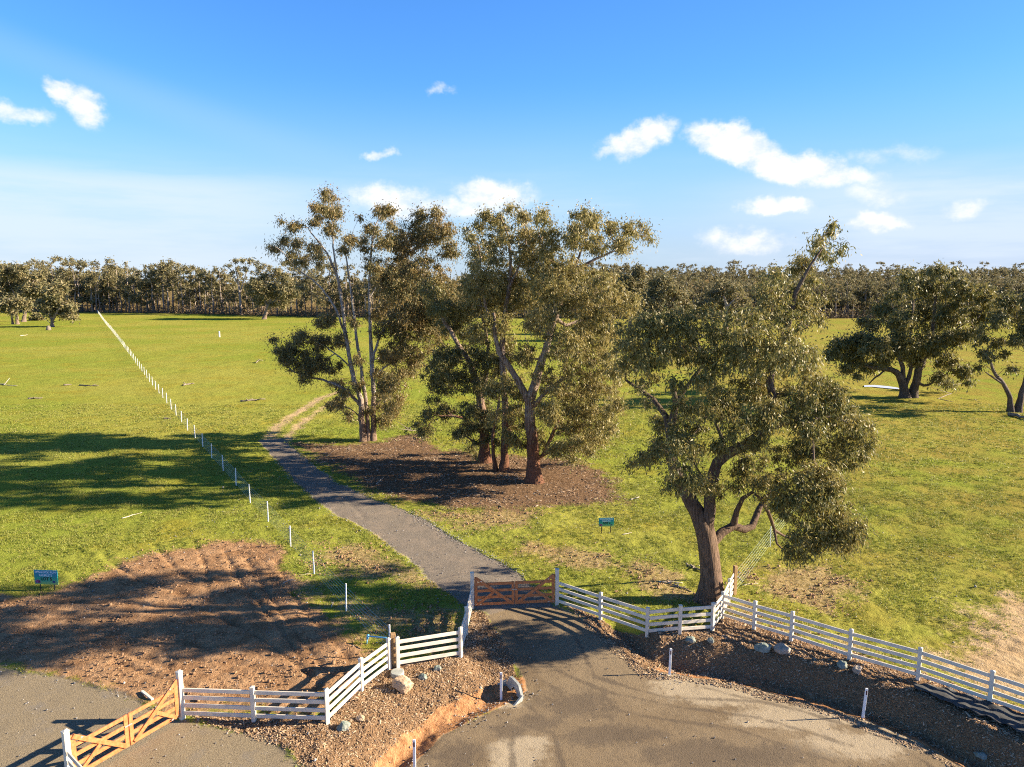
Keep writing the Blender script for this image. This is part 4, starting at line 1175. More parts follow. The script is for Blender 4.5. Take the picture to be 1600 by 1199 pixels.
def square_post(label, px, h, w, mat):
    p = spot(*px)
    root = MB().box((0, 0, h / 2 - 0.1), (w, w, h + 0.2), Matrix.Rotation(0.3, 3, 'Z'), 0.012).build('timber_post', mat)
    root.location = p
    tag(root, label, 'post')
square_post('old brown timber strainer post where the white fence ends behind the gum', (1147, 929), 1.36, 0.16, M['old_post'])
square_post('brown timber stump post squeezed between two white fence posts', (615, 1041), 1.28, 0.18, M['old_post'])

# ------------------------------------------------------------------ roadside guide posts
def guide_post(label, px, h=1.05, lean=0.0):
    p = spot(*px)
    root = empty('guide_post', p, label, 'guide post', group='white guide posts round the road')
    MB().beam((0, 0, -0.1), (lean, 0, h), 0.05, 0.085, 0.006, up=(1, 0, 0)).build('stake', M['white_plastic'], root)
    c = Vector((lean * 0.87, -0.0285, h * 0.86))
    MB().box(c, (0.045, 0.006, 0.15), None, 0.002).build('reflector', M['reflector'], root)
guide_post('white guide post standing beside the concrete culvert end', (783, 1094))
guide_post('white guide post on the road edge, cut by the bottom of the picture', (648, 1206))
guide_post('white guide post below the mulch bank right of the main gate', (1046, 1055), lean=0.02)
guide_post('white guide post at the foot of the dark bank, farthest right', (1348, 1121), lean=0.06)

# ------------------------------------------------------------------ culvert end
def culvert():
    p = spot(803, 1083) - Vector((0, 0, 0.16))
    root = empty('culvert_headwall', p, 'pale grey angular concrete culvert end in the ditch beside the road', 'culvert', rz=math.radians(-62))
    root.scale = (0.86, 0.86, 0.9)
    # back wall facing local -y with a hole, and two splayed wings
    out = [(-0.62, -0.25), (0.62, -0.25), (0.62, 0.35), (0.36, 0.72), (-0.36, 0.72), (-0.62, 0.35)]
    n = 20; hole = [(0.24 * math.cos(2 * math.pi * i / n), 0.17 + 0.24 * math.sin(2 * math.pi * i / n)) for i in range(n)]
    def outer(i):
        a = 2 * math.pi * i / n; dx, dz = math.cos(a), math.sin(a); best = None
        for k_ in range(6):
            (x1, z1), (x2, z2) = out[k_], out[(k_ + 1) % 6]
            ex, ez = x2 - x1, z2 - z1; den = dx * ez - dz * ex
            if abs(den) < 1e-9: continue
            t = ((x1) * ez - (z1 - 0.17) * ex) / den; s = ((x1) * dz - (z1 - 0.17) * dx) / den
            if t > 0 and -1e-6 <= s <= 1 + 1e-6: best = t if best is None else min(best, t)
        return (dx * best, 0.17 + dz * best)
    ou = [outer(i) for i in range(n)]
    m = MB(); vs = []
    for y in (0.0, 0.11):
        vs += [(x, y, z) for x, z in ou] + [(x, y, z) for x, z in hole]
    fs = []
    for i in range(n):
        j = (i + 1) % n
        fs += [(i, j, n + j, n + i), (2 * n + j, 2 * n + i, 3 * n + i, 3 * n + j), (i, 2 * n + i, 2 * n + j, j), (n + i, n + j, 3 * n + j, 3 * n + i)]
    m.add(vs, fs); m.build('headwall', M['concrete'], root)
    for s in (-1, 1):
        w = MB()
        a = [(s * 0.625, 0.0, -0.25), (s * 0.625, 0.0, 0.42), (s * 0.86, -0.72, 0.10), (s * 0.86, -0.72, -0.25)]
        b = [(x + s * 0.085, y + 0.02, z) for x, y, z in a]
        w.add(a + b, [(0, 1, 2, 3), (7, 6, 5, 4), (0, 4, 5, 1), (1, 5, 6, 2), (2, 6, 7, 3), (3, 7, 4, 0)])
        w.build('wing', M['concrete'], root)
    pt = MB(); r = [0.235, 0.235]
    pt.tube([(0, 0.02, 0.17), (0, 0.3, 0.12)], r, 20, False); pt.build('pipe', M['dark'], root, True)
    MB().box((0, -0.36, -0.20), (1.35, 0.70, 0.1), None, 0.01).build('apron', M['concrete'], root)
culvert()

# ------------------------------------------------------------------ lot signs
def text_obj(body, size, loc, mat, parent, bold=0.0):
    cu = bpy.data.curves.new('lettering', 'FONT'); cu.body = body; cu.size = size; cu.align_x = 'CENTER'; cu.align_y = 'CENTER'
    cu.extrude = 0.002; cu.offset = bold; cu.resolution_u = 3
    cu.materials.append(mat)
    tmp = bpy.data.objects.new('tmp', cu); COL.objects.link(tmp)
    me = bpy.data.meshes.new_from_object(tmp.evaluated_get(bpy.context.evaluated_depsgraph_get()))
    bpy.data.objects.remove(tmp); bpy.data.curves.remove(cu)
    o = bpy.data.objects.new('lettering', me); COL.objects.link(o); o.parent = parent
    o.location = loc; o.rotation_euler = (math.pi / 2, 0, 0)
    return o
def lot_sign(label, px, W, H, z0, num, rz):
    p = spot(*px)
    root = empty('lot_sign', p, label, 'sign', rz=rz)
    bd = MB().box((0, 0, z0 + H / 2), (W, 0.03, H), None, 0.003).build('board', M['sign_face'], root)
    for s in (-1, 1):
        MB().box((s * W * 0.30, 0.034, z0 * 0.5 + 0.1), (0.04, 0.035, z0 + 0.5), None, 0.003).build('leg', M['sign_leg'], root)
    y = -0.0185
    text_obj('EPPALOCK RUN', H * 0.205, (0, y, z0 + H * 0.86), M['white_ink'], root, 0.001)
    text_obj('FARMLETS', H * 0.205, (0, y, z0 + H * 0.635), M['white_ink'], root, 0.001)
    text_obj(num, H * 0.30, (0.02, y, z0 + H * 0.385), M['dark_ink'], root, 0.008)
    e = MB(); n = 14
    vs = [(-W * 0.36 + W * 0.115 * math.cos(2 * math.pi * i / n) * (1 + 0.25 * math.sin(3 * i)), y, z0 + H * 0.20 + H * 0.13 * math.sin(2 * math.pi * i / n) * (1 + 0.2 * math.cos(2 * i))) for i in range(n)]
    e.add(vs + [(v[0], y + 0.002, v[2]) for v in vs], [tuple(range(n)), tuple(range(2 * n - 1, n - 1, -1))] + [((i + 1) % n, i, n + i, n + (i + 1) % n) for i in range(n)])
    e.build('emblem', M['violet_ink'], root)
    MB().box((W * 0.33, y + 0.001, z0 + H * 0.2), (W * 0.11, 0.004, H * 0.13), None, 0.001).build('emblem', M['navy_ink'], root)
lot_sign('blue-green LOT 5 sign on black legs at the edge of the cleared earth', (74, 923), 1.12, 0.68, 0.30, 'LOT 5', math.radians(-4))
lot_sign('blue-green LOT 4 sign on black legs on the grass below the clump', (947, 833), 0.86, 0.50, 0.38, 'LOT 4', math.radians(3))

# ------------------------------------------------------------------ rocks
def rock(name, label, px, size, mat, seed, cat='rock', sink=0.25):
    import bmesh
    rng = np.random.RandomState(seed)
    p = spot(*px); size = tuple(q * 0.88 for q in size)
    bm = bmesh.new(); bmesh.ops.create_icosphere(bm, subdivisions=3, radius=0.5)
    planes = [(rng.normal(0, 1, 3), rng.uniform(0.30, 0.46)) for i in range(11)]
    for v in bm.verts:
        c = np.array(v.co)
        for n_, d_ in planes:
            n_ = n_ / np.linalg.norm(n_); t = c.dot(n_) - d_
            if t > 0: c = c - n_ * t * 0.97
        c = c * (1 + 0.05 * math.sin(c[0] * 13 + seed) + 0.04 * math.sin(c[1] * 17 + c[2] * 11))
        v.co = Vector((c[0] * size[0], c[1] * size[1], c[2] * size[2]))
    me = bpy.data.meshes.new(name); bm.to_mesh(me); bm.free()
    o = link(name, me, mat)
    o.location = p + Vector((0, 0, size[2] * (0.5 - sink))); o.rotation_euler = (0, 0, rng.uniform(-0.5, 0.5))
    tag(o, label, cat)
rock('boulder', 'large sandy boulder on the mulch below the bleached stump', (631, 1076), (0.95, 0.7, 0.72), M['sand_rock'], 1, 'boulder')
rock('rock', 'grey-green rock left of its twin, on pale mulch by the fence corner', (537, 1139), (0.5, 0.42, 0.36), M['green_rock'], 2)
rock('rock', 'sandy green rock touching the pale mulch fence corner pair, upper one', (562, 1125), (0.38, 0.32, 0.26), M['sand_rock'], 3)
rock('rock', 'low sandy stone right behind the large sandy boulder', (661, 1060), (0.42, 0.3, 0.24), M['green_rock'], 4)
rock('rock', 'greenish stone nearest the dark mulch, uppermost beyond the large boulder', (684, 1047), (0.36, 0.3, 0.26), M['green_rock'], 5)
rock('rock', 'grey-blue flat rock on the mulch below the short fence panel', (1079, 1002), (0.55, 0.4, 0.28), M['green_rock'], 6)
rock('rock', 'small dark rock just right of the flat grey-blue one', (1111, 1003), (0.34, 0.3, 0.26), M['green_rock'], 7)
rock('boulder', 'long blue-grey boulder touching a rounded pinkish one', (1193, 1017), (0.85, 0.5, 0.45), M['green_rock'], 8, 'boulder')
rock('boulder', 'rounded pinkish boulder on the mulch under the long fence', (1222, 1019), (0.72, 0.55, 0.50), M['pink_rock'], 9, 'boulder')
rock('rock', 'greyish rock beside a round brown one below the long fence', (1316, 1042), (0.45, 0.4, 0.34), M['green_rock'], 10)
rock('rock', 'round brown rock on the bank below the long fence', (1339, 1051), (0.46, 0.42, 0.46), M['pink_rock'], 11)
rock('rock', 'small rock lying at the foot of the bank near the bottom right corner', (1533, 1183), (0.5, 0.4, 0.28), M['green_rock'], 12)

# concrete pad
p = spot(621, 1053)
m = MB(); n = 24
vs = []
for z, r in ((-0.1, .24), (0.05, .24), (0.065, .225)):
    vs += [(r * math.cos(2 * math.pi * i / n), r * math.sin(2 * math.pi * i / n), z) for i in range(n)]
fs = [(a * n + i, a * n + (i + 1) % n, (a + 1) * n + (i + 1) % n, (a + 1) * n + i) for a in range(2) for i in range(n)] + [tuple(2 * n + i for i in range(n))]
m.add(vs, fs); o = m.build('concrete_disc', M['concrete']); o.location = p + Vector((0, 0, 0.03))
tag(o, 'round pale concrete disc lying at the foot of the stump post', 'concrete disc')

# blue water pipe beside the stump
a = spot(572, 1006); b = spot(606, 1012)
root = empty('water_pipe', a, 'bright blue water pipe standing out from the fence over shaded grass', 'pipe')
top_b = at_depth(604, 997, b.y); top_a = at_depth(574, 994, a.y)
MB().tube([Vector(top_a) - a, Vector(top_b) - a, Vector(top_b) - a + Vector((0.06, 0, -0.03)), b - a + Vector((0.06, 0, -0.1))], 0.028, 8).build('pipe', M['blue_pipe'], root, True)
MB().tube([Vector(top_a) - a + Vector((0.03, 0, 0.05)), Vector(top_a) - a + Vector((0.0, 0, -0.12))], 0.05, 8).build('tap_fitting', M['blue_pipe'], root, True)
MB().tube([Vector(top_a) - a + Vector((0.0, 0, -0.05)), Vector((0.02, 0, -0.1))], 0.02, 6).build('riser', M['blue_pipe'], root, True)

# dark erosion fabric on the bank
def fabric():
    rows = [[(1425, 1072), (1480, 1082), (1530, 1098), (1575, 1114), (1640, 1140)], [(1428, 1080), (1480, 1096), (1530, 1112), (1575, 1130), (1640, 1158)], [(1440, 1082), (1478, 1103), (1530, 1122), (1578, 1142), (1640, 1172)]]
    nU, nV = 60, 12
    V = []; F = []
    for v in range(nV):
        t = v / (nV - 1) * 2; i = min(int(t), 1); f = t - i
        for u in range(nU):
            s = u / (nU - 1) * 4; j = min(int(s), 3); g_ = s - j
            P = lambda r, c: np.array(rows[r][c], float)
            q = (P(i, j) * (1 - g_) + P(i, j + 1) * g_) * (1 - f) + (P(i + 1, j) * (1 - g_) + P(i + 1, j + 1) * g_) * f
            w = spot(q[0], q[1] + 1.5 * math.sin(u * 0.7) * (v == nV - 1 or v == 0))
            V.append((w.x, w.y, w.z + 0.12 + 0.008 * math.sin(u * 0.55) * math.sin(v * 0.6) + 0.03 * vnoise(np.array(u * .4), np.array(v * .5), 4)))
    for v in range(nV - 1):
        for u in range(nU - 1):
            a_ = v * nU + u; F.append((a_, a_ + 1, a_ + nU + 1, a_ + nU))
    me = mesh_np('erosion_fabric', np.array(V), np.array(F), True)
    o = link('erosion_fabric', me, M['fabric'])
    md = o.modifiers.new('thickness', 'SOLIDIFY'); md.thickness = 0.02
    tag(o, 'crumpled dark grey erosion fabric laid along the bank under the long fence', 'fabric sheet')
fabric()

# ------------------------------------------------------------------ fallen wood, stumps, sticks
def stick(name, label, a, b, r, mat, seed, cat, forks=1, lift=0.0, group=None):
    r = r * 0.6
    rng = np.random.RandomState(seed)
    A = spot(*a); B = spot(*b); o = A
    m = MB(); L = (B - A).length
    path = [A.lerp(B, t) - o + Vector(rng.normal(0, 0.03 * L, 3) * [1, 1, 0.4]) + Vector((0, 0, r * 0.8 + lift * math.sin(math.pi * t))) for t in np.linspace(0, 1, 7)]
    m.tube(path, [r * (1 - 0.6 * t) for t in np.linspace(0, 1, 7)], 7)
    for k in range(forks):
        i = rng.randint(2, 5); st = path[i]; d = (B - A).normalized()
        d2 = Vector((d.x * 0.6 - d.y * rng.choice([-1, 1]), d.y * 0.6 + d.x * rng.choice([-1, 1]), rng.uniform(0.1, 0.5))).normalized()
        m.tube([st, st + d2 * L * 0.18, st + d2 * L * 0.25 + Vector((0, 0, -0.03))], [r * 0.6, r * 0.45, r * 0.2], 5)
    ob = m.build(name, mat, None, True); ob.location = o
    tag(ob, label, cat, group)
stick('fallen_branch', 'grey fallen branch left of the leaning gum trunk, upper one', (1070, 882), (1105, 897), 0.11, M['dead_wood'], 1, 'branch', 2)
stick('fallen_branch', 'pale broken branch on the grass left of the leaning gum foot', (1030, 909), (1068, 912), 0.06, M['bleached_wood'], 2, 'branch', 3)
stick('fallen_branch', 'dark broken limb below the pale one, left of the leaning gum', (1052, 915), (1080, 925), 0.08, M['dead_wood'], 3, 'branch', 2)
stick('fallen_branch', 'white stripped branch on the grass behind the old brown post', (1160, 915), (1184, 912), 0.045, M['bleached_wood'], 4, 'branch', 0)
stick('fallen_branch', 'curved white branch against the old brown post', (1150, 903), (1161, 910), 0.05, M['bleached_wood'], 5, 'branch', 0, 0.1)
stick('fallen_branch', 'pale curved stick alone on the left grass above the cleared earth', (190, 811), (221, 802), 0.05, M['bleached_wood'], 6, 'stick', 0)
stick('fallen_branch', 'short pale stick on the grass right of the LOT 4 sign', (972, 836), (987, 833), 0.05, M['bleached_wood'], 7, 'stick', 0)
stick('fallen_branch', 'twiggy white branch at the corner of the cleared earth', (442, 913), (462, 908), 0.035, M['bleached_wood'], 8, 'branch', 3, 0.1)
stick('fallen_branch', 'small white stick in the shade near the first wire fence post', (518, 949), (521, 942), 0.04, M['bleached_wood'], 9, 'stick', 1)
stick('fallen_branch', 'thin stick on the grass at the foot of the second wire fence post', (467, 900), (490, 896), 0.03, M['bleached_wood'], 10, 'stick', 1)
stick('fallen_branch', 'dead branch hanging to the ground right of the twin-trunk gum', (1478, 628), (1500, 602), 0.10, M['dead_wood'], 11, 'branch', 2)
stick('fallen_branch', 'long thin dead branch lying on grass between the two paddock gums', (1500, 622), (1535, 629), 0.06, M['dead_wood'], 12, 'branch', 3)
stick('log', 'grey log at the foot of the thin forked gum', (1577, 650), (1612, 657), 0.36, M['dead_wood'], 13, 'log', 0)
stick('log', 'dark log cluster beside the wire fence, on open grass', (285, 603), (304, 600), 0.22, M['dead_wood'], 14, 'log', 3)
stick('log', 'broken grey log on the grass left of the drive track', (376, 628), (414, 625), 0.2, M['dead_wood'], 15, 'log', 3)
stick('log', 'short dark log on the left grass, nearest the big shadow', (44, 624), (66, 623), 0.2, M['dead_wood'], 16, 'log', 1)
stick('log', 'dark log left of a longer pale one, middle of the left paddock', (100, 603), (112, 602), 0.2, M['dead_wood'], 17, 'log', 0)
stick('log', 'long pale broken log in the middle of the left paddock', (123, 603), (152, 604), 0.16, M['dead_wood'], 18, 'log', 2)
stick('log', 'thin pale log running in from the left picture edge', (-5, 600), (26, 604), 0.13, M['bleached_wood'], 19, 'log', 1)
stick('log', 'small log touching the wire fence, half way along', (256, 655), (267, 655), 0.16, M['dead_wood'], 20, 'log', 1)
stick('log', 'upturned dead branch on the grass left of the open tall gum', (400, 568), (412, 565), 0.16, M['dead_wood'], 21, 'log', 3, 0.3)
stick('log', 'white fallen log far out under the left-edge gums', (32, 525), (43, 524), 0.16, M['bleached_wood'], 22, 'log', 0)
stick('fallen_branch', 'pale branches heaped left of the clump on brown litter', (632, 668), (668, 690), 0.09, M['dead_wood'], 23, 'branch', 4, 0.3)
stick('fallen_branch', 'white stick lying in the shade of the clump beside the drive', (588, 757), (600, 745), 0.05, M['bleached_wood'], 24, 'stick', 0)
stick('log', 'small white log on the litter right of the big clump gum', (985, 782), (998, 778), 0.09, M['bleached_wood'], 25, 'log', 3)
p = spot(76, 516)
m = MB(); m.tube([(0, 0, -0.2), (0.05, 0, 0.4), (0.02, 0, 0.95), (0.1, 0, 1.3)], [0.8, 0.62, 0.5, 0.25], 9); m.tube([(0.2, 0, 0.6), (0.55, 0, 1.2)], [0.3, 0.12], 6)
o = m.build('tree_stump', M['dead_wood'], None, True); o.location = p; tag(o, 'grey jagged stump in front of the round bushy gum', 'stump')
p = spot(343, 527)
o = MB().box((0, 0, 0.7), (0.28, 0.28, 1.5), None, 0.03).build('marker_post', M['white_plastic']); o.location = p; tag(o, 'lone short white marker post far out on the left grass', 'post')
p = spot(139, 1094)
o = MB().beam((0, 0, 0.03), (0.62, -0.5, 0.03), 0.09, 0.05, 0.006).build('white_offcut', M['white_paint']); o.location = spot(222, 1082) + Vector((0, 0, 0.02)); tag(o, 'white rail offcut lying on the earth behind the left gate', 'offcut')

# pale strip of water beside the twin-trunk gum
q = plane_poly([(1350, 604.2), (1366, 603.6), (1388, 605.6), (1402, 607.8), (1408, 609.6), (1403, 610.2), (1386, 608.8), (1364, 606.6), (1350, 606.6)])
m = MB(); m.add([(x_, y_, float(ground_z(x_, y_)[0]) * 0 + 0.0) for x_, y_ in q], [tuple(range(len(q)))][::1])
wm, g, bs = new_mat('pond_water')
bs.inputs['Base Color'].default_value = (0.62, 0.62, 0.60, 1); bs.inputs['Roughness'].default_value = 0.2; bs.inputs['Specular IOR Level'].default_value = 0.8
o = m.build('water', wm); zq = max(float(ground_z(x_, y_)[0]) for x_, y_ in q); o.location = (0, 0, zq + 0.02)
tag(o, kind='structure')

# ------------------------------------------------------------------ scattered stuff: chips, grass, stones, litter
def area_pts(n, x0, x1, y0, y1, rng):
    x_ = rng.uniform(x0, x1, n); y_ = rng.uniform(y0, y1, n)
    return x_, y_
def chips(name, label, n, box, maskf, L, W, T, mat, rng, tilt=0.5, cat=None):
    x_, y_ = area_pts(n, *box, rng)
    k_ = rng.uniform(0, 1, n) < maskf(x_, y_)
    x_, y_ = x_[k_], y_[k_]; n = len(x_)
    z_ = ground_z(x_, y_)
    a = rng.uniform(0, 6.28, n); d = np.stack([np.cos(a), np.sin(a), rng.normal(0, tilt, n)], -1); d /= np.linalg.norm(d, axis=1)[:, None]
    up = np.stack([rng.normal(0, tilt, n), rng.normal(0, tilt, n), np.ones(n)], -1)
    s = np.cross(d, up); s /= np.linalg.norm(s, axis=1)[:, None]; u = np.cross(s, d)
    sz = np.exp(rng.normal(0, 0.35, n))[:, None]
    l = L * sz; w = W * sz * rng.uniform(0.6, 1.4, (n, 1)); t = T * sz
    c = np.stack([x_, y_, z_ + T * 0.8], -1)
    V = np.stack([c - d * l / 2 - s * w / 2, c + d * l / 2 - s * w * 0.35, c + d * l / 2 + s * w * 0.4, c - d * l / 2 + s * w / 2,
                  c - d * l * 0.4 - s * w * 0.3 + u * t, c + d * l * 0.42 - s * w * 0.3 + u * t, c + d * l * 0.42 + s * w * 0.3 + u * t, c - d * l * 0.4 + s * w * 0.3 + u * t], 1).reshape(-1, 3)
    q_ = np.array([[4, 5, 6, 7], [0, 1, 5, 4], [1, 2, 6, 5], [2, 3, 7, 6], [3, 0, 4, 7]])
    F = (np.arange(n)[:, None, None] * 8 + q_[None]).reshape(-1, 4)
    return tag(link(name, mesh_np(name, V, F), mat), label, cat or name, kind='stuff')
rngS = np.random.RandomState(5)
M['chip'] = leaf_mat('wood_chip', [(0.12, 0.068, 0.038), (0.25, 0.158, 0.09), (0.36, 0.245, 0.145), (0.5, 0.375, 0.25)], 0.8, 0.0)
M['stone'] = leaf_mat('blue_metal', [(0.09, 0.09, 0.095), (0.17, 0.17, 0.175), (0.27, 0.26, 0.25), (0.38, 0.37, 0.36)], 0.8, 0.0)
M['litter'] = leaf_mat('bark_litter', [(0.06, 0.036, 0.022), (0.15, 0.09, 0.05), (0.26, 0.17, 0.105), (0.42, 0.33, 0.23)], 0.8, 0.0)
M['clod'] = leaf_mat('earth_clods', [(0.15, 0.085, 0.045), (0.25, 0.15, 0.08), (0.34, 0.21, 0.12), (0.30, 0.18, 0.10)], 0.9, 0.0)
chips('mulch', 'coarse wood chip mulch covering the banks beside both fences', 300000, (-12, 32, 14, 33, ), lambda a, b: (mask_at('mulch', a, b) > 0.45) * (mask_at('clay', a, b) < 0.6) * 0.9, 0.062, 0.021, 0.008, M['chip'], rngS, 0.45)
def stone_w(a, b):
    near = np.exp(-(line_d(L_EDGE_R, a, b) / 0.35) ** 2) * 0.9
    for q_, r_ in (((770, 1104), 0.7), ((812, 1080), 0.55), ((648, 1200), 0.5), ((735, 1122), 0.6), ((1050, 1062), 0.5)):
        c = plane_pt(q_[0], q_[1], ROAD_Z); near = np.maximum(near, 0.6 * np.exp(-((a - c[0]) ** 2 + (b - c[1]) ** 2) / r_ ** 2))
    m_ = mask_at('drive', a, b); near = np.maximum(near, 0.35 * np.exp(-((m_ - 0.5) / 0.3) ** 2) * (mask_at('road', a, b) < 0.05))
    ml = mask_at('left', a, b); near = np.maximum(near, 0.12 * np.exp(-((ml - 0.5) / 0.3) ** 2))
    mr = mask_at('road', a, b); near = np.maximum(near, 0.06 * np.exp(-((mr - 0.5) / 0.3) ** 2))
    return np.maximum(near, 0.006 * np.maximum(np.maximum(m_, ml), mr))
chips('gravel', 'loose blue-grey gravel along the drive and road edges', 260000, (-20, 24, 14, 62), stone_w, 0.028, 0.026, 0.018, M['stone'], rngS, 0.3)
chips('litter', 'bark strips, twigs and dead leaves strewn under the clump of gums', 60000, (-22, 16, 38, 66), lambda a, b: np.clip(mask_at('litter', a, b) * 1.3 - 0.25, 0, 0.8) * (fbm(a * 0.5, b * 0.5, 93, 3) ** 2) * 1.8, 0.15, 0.024, 0.014, M['litter'], rngS, 0.3)
chips('clods', 'broken clods on the cleared and churned brown earth', 150000, (-26, 20, 16, 42), lambda a, b: np.clip(np.maximum(mask_at('dirt', a, b) * 0.3, mask_at('worn', a, b) * 0.6) - 1.2 * np.maximum(np.maximum(mask_at('drive', a, b), mask_at('road', a, b)), mask_at('left', a, b)), 0, 1) * (fbm(a * 0.8, b * 0.8, 91, 2) ** 2) * 1.6, 0.045, 0.04, 0.028, M['clod'], rngS, 0.4, 'earth')

def grass(n, box, rng, h0, w0, name, thin=1.0):
    x_ = rng.uniform(box[0], box[1], n); y_ = rng.uniform(box[2], box[3], n)
    vis = np.abs(x_) < (y_ * 0.80 + 3)
    hardm = np.maximum(np.maximum(mask_at('road', x_, y_), mask_at('drive', x_, y_)), mask_at('left', x_, y_))
    bare = np.maximum.reduce([hardm, mask_at('dirt', x_, y_) * 1.0, mask_at('mulch', x_, y_) * 1.1, mask_at('worn', x_, y_) * 0.75, mask_at('litter', x_, y_) * 0.8, mask_at('sand', x_, y_) * 0.8, mask_at('clay', x_, y_), mask_at('track', x_, y_)])
    cl = fbm(x_ * 0.9, y_ * 0.9, 101, 3)
    k_ = vis & (rng.uniform(0, 1, n) < np.clip(1.15 - 1.6 * bare, 0, 1) * sstep(0.28, 0.55, cl) * thin)
    x_, y_, cl = x_[k_], y_[k_], cl[k_]; m_ = len(x_)
    b = 4
    x_ = np.repeat(x_, b) + rng.normal(0, 0.05, m_ * b); y_ = np.repeat(y_, b) + rng.normal(0, 0.05, m_ * b); cl = np.repeat(cl, b)
    n2 = len(x_)
    h = h0 * (0.5 + 1.1 * cl) * rng.uniform(0.5, 1.3, n2); a = rng.uniform(0, 6.28, n2)
    z_ = ground_z(x_, y_) - 0.01
    p = np.stack([x_, y_, z_], -1); s = np.stack([np.cos(a), np.sin(a), np.zeros(n2)], -1) * (w0 / 2)
    tip = p + np.stack([rng.normal(0, 0.5, n2) * h, rng.normal(0, 0.5, n2) * h, h], -1)
    V = np.stack([p - s, p + s, tip], 1).reshape(-1, 3)
    return V, np.arange(n2 * 3).reshape(-1, 3)
M['blade'] = leaf_mat('grass_blades', [(0.12, 0.175, 0.018), (0.195, 0.245, 0.028), (0.265, 0.285, 0.042), (0.35, 0.31, 0.09)], 0.6, 0.3)
V1, F1 = grass(150000, (-34, 36, 18, 48), rngS, 0.085, 0.030, 'grass')
V2, F2 = grass(90000, (-64, 66, 48, 80), rngS, 0.11, 0.055, 'grass', 0.8)
gm = mesh_np('grass', np.concatenate([V1, V2]), np.concatenate([F1, F2 + len(V1)]))
tag(link('grass', gm, M['blade']), 'short green pasture grass over the paddocks', 'grass', kind='stuff')

# ------------------------------------------------------------------ light
S = Vector((1.0, 0.04, 0.41)).normalized()
sun_d = bpy.data.lights.new('sun', 'SUN'); sun_d.energy = 5.0; sun_d.angle = math.radians(0.53); sun_d.color = (1.0, 0.83, 0.60)
sun = bpy.data.objects.new('sun', sun_d); COL.objects.link(sun)
sun.rotation_euler = S.to_track_quat('Z', 'Y').to_euler()
W = bpy.data.worlds.new('World'); SC.world = W; W.use_nodes = True
g = NT(W.node_tree)
bg = W.node_tree.nodes['Background']
sky = g.n('ShaderNodeTexSky'); sky.sky_type = 'NISHITA'; sky.sun_disc = False
sky.sun_elevation = math.asin(S.z); sky.sun_rotation = math.atan2(S.x, S.y)
sky.air_density = 1.0; sky.dust_density = 0.6; sky.ozone_density = 2.0; sky.altitude = 200
SKY_STR = 0.10
def azel(px, py):
    d = ray(px, py); d = d / np.linalg.norm(d)
    return math.atan2(d[0], d[1]), math.asin(d[2])
tc = g.n('ShaderNodeTexCoord').outputs['Generated']
sx = g.n('ShaderNodeSeparateXYZ', _0=tc).outputs
az = g.math('ARCTAN2', sx[0], sx[1]); el = g.math('ARCSINE', sx[2])
cv = g.n('ShaderNodeCombineXYZ', _0=az, _1=el).outputs[0]
nw = g.noise(cv, 12.0, 5, 0.62, 1)          # warp colour
sw = g.n('ShaderNodeSeparateColor', _0=nw).outputs
azw = g.math('ADD', az, g.math('MULTIPLY', g.math('SUBTRACT', sw[0], 0.5), 0.095))
elw = g.math('ADD', el, g.math('MULTIPLY', g.math('SUBTRACT', sw[1], 0.5), 0.065))
clouds = [(98, 148, 26, 16, -20, .95), (125, 168, 34, 26, -30, 1.0), (140, 184, 26, 14, 10, .8), (18, 177, 34, 14, -10, .75), (690, 137, 16, 8, 0, .4), (594, 239, 16, 8, 0, .55), (608, 318, 66, 24, 0, .9), (768, 305, 74, 28, 0, 1.1), (700, 330, 150, 18, 0, .6),
          (1000, 214, 56, 24, 12, 1.0), (960, 232, 34, 10, 8, .6), (1150, 230, 80, 28, -12, 1.25), (1240, 255, 95, 30, -12, 1.25), (1320, 275, 60, 18, -10, .8), (1211, 324, 48, 17, 0, 1.05), (1380, 345, 36, 15, 0, 1.0), (1165, 378, 66, 17, -4, .6), (1512, 316, 22, 12, 0, .5), (1370, 306, 34, 14, 0, .45), (1385, 240, 50, 14, 0, .35)]
F_ = None
for (px_, py_, rx, ry, rot, wgt) in clouds:
    a0, e0 = azel(px_, py_)
    c_, s_ = math.cos(math.radians(rot)), math.sin(math.radians(rot))
    dx = g.math('SUBTRACT', azw, a0); dy = g.math('SUBTRACT', elw, e0)
    kx, ky = FPX / rx, FPX / ry
    u_ = g.math('ADD', g.math('MULTIPLY', dx, c_ * kx), g.math('MULTIPLY', dy, s_ * kx))
    v_ = g.math('ADD', g.math('MULTIPLY', dx, -s_ * ky), g.math('MULTIPLY', dy, c_ * ky))
    d2 = g.math('ADD', g.math('MULTIPLY', u_, u_), g.math('MULTIPLY', v_, v_))
    f = g.math('MULTIPLY', g.math('SUBTRACT', 1.0, d2), wgt)
    F_ = f if F_ is None else g.math('MAXIMUM', F_, f)
nz = g.noise(g.scale(cv, (1.0, 1.5, 1)), 26.0, 6, 0.62)
dens = g.rng(g.math('ADD', F_, g.math('MULTIPLY', g.math('SUBTRACT', nz, 0.5), 1.6)), -0.35, 1.15)
dens = g.math('MULTIPLY', dens, g.math('MINIMUM', g.math('MAXIMUM', g.math('ADD', F_, 0.55), 0.0), 1.0), clamp=True)
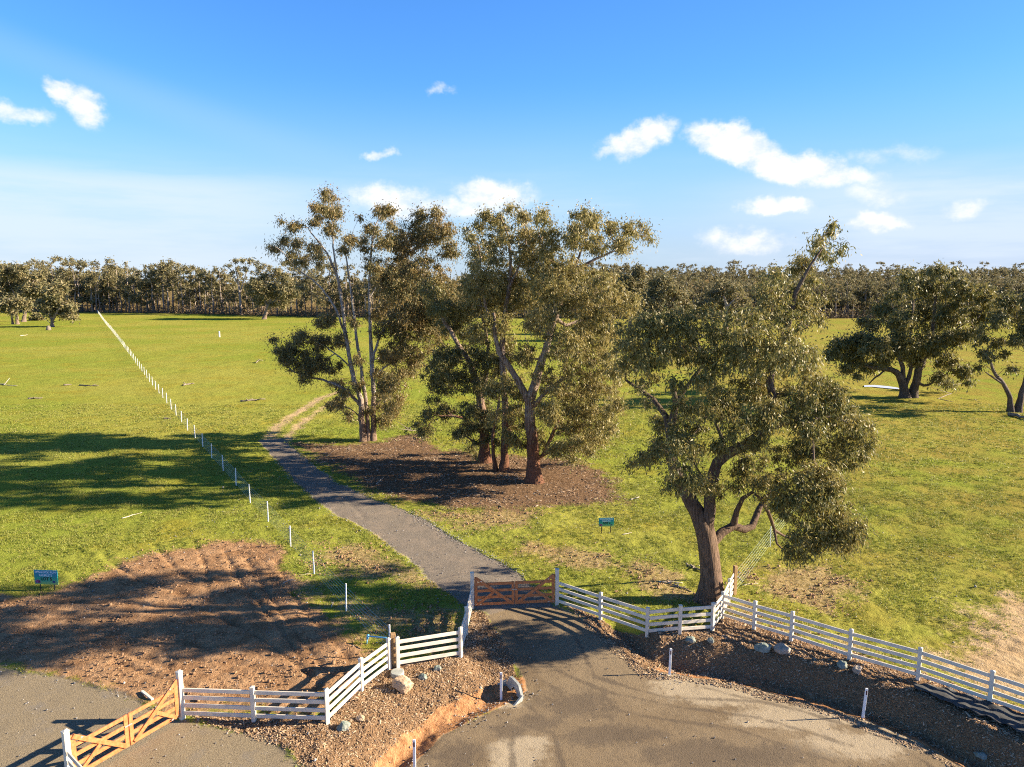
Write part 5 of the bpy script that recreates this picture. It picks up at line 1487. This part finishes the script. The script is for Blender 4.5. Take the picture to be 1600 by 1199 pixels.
# thin high veils
vn = g.noise(g.scale(cv, (1.2, 9.0, 1)), 3.0, 5, 0.6)
veil = g.math('MULTIPLY', g.rng(vn, 0.40, 0.75), g.rng(el, 0.02, 0.20, 0.40, 0.0))
a0, e0 = azel(330, 170); a1, e1 = azel(100, 70)
sl = (e1 - e0) / (a1 - a0)
ln = g.math('SUBTRACT', el, g.math('ADD', g.math('MULTIPLY', g.math('SUBTRACT', az, a0), sl * 0.75), e0 - 0.012))
streak = g.math('MULTIPLY', g.rng(g.math('ABSOLUTE', ln), 0.0, 0.035, 0.10, 0.0), g.rng(az, -0.1, -0.5))
bandL = g.math('MULTIPLY', g.rng(g.math('ADD', el, g.math('MULTIPLY', g.math('SUBTRACT', vn, .5), 0.05)), azel(200, 262)[1] + 0.012, azel(200, 262)[1] - 0.02, 0.0, 0.55), g.rng(az, -0.05, -0.45))
bandR = g.math('MULTIPLY', g.rng(el, azel(1500, 235)[1] + 0.01, azel(1500, 235)[1] - 0.05, 0.0, 0.55), g.rng(az, 0.15, 0.5))
veil = g.math('MAXIMUM', g.math('MAXIMUM', veil, streak), g.math('MULTIPLY', g.math('MAXIMUM', bandL, bandR), g.rng(vn, 0.3, 0.62, 0.55, 1.25)))
hz = g.n('ShaderNodeHueSaturation'); hz.inputs['Saturation'].default_value = 1.12
g.set(hz.inputs['Color'], sky.outputs[0])
CLOUD = 3.3
tint = g.mix(1.0, hz.outputs[0], (0.345, 0.60, 0.90, 1), 'MULTIPLY')
tint = g.mix(1.0, tint, g.mix(g.rng(el, 0.38, 1.05), (1, 1, 1, 1), (0.42, 0.31, 0.22, 1)), 'MULTIPLY')  # overhead sky, out of view, dimmed and warmed to weaken the fill in shadows
tint = g.mix(g.rng(el, 0.27, 0.0, 0, 0.88), tint, (1.82, 2.22, 2.72, 1))
tint = g.mix(1.0, tint, g.mix(g.rng(az, 0.0, 0.75), (1, 1, 1, 1), (0.80, 0.80, 0.95, 1)), 'MULTIPLY')
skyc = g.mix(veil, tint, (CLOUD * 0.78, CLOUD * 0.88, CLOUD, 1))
cshade = g.mix(g.rng(nz, 0.3, 0.6), (CLOUD * 0.84, CLOUD * 0.90, CLOUD * 1.0, 1), (CLOUD * 1.08, CLOUD * 1.06, CLOUD * 1.04, 1))
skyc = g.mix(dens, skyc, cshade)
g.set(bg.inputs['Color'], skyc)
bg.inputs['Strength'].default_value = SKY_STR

SC.view_settings.view_transform = 'Standard'
SC.view_settings.look = 'None'
SC.view_settings.exposure = 1.7
SC.view_settings.gamma = 1.0
SC.render.engine = 'CYCLES'
SC.cycles.max_bounces = 6
SC.cycles.diffuse_bounces = 3
SC.cycles.transmission_bounces = 3
SC.cycles.use_denoising = False
SC.cycles.filter_width = 1.1
SC.render.resolution_x = 1024; SC.render.resolution_y = 767
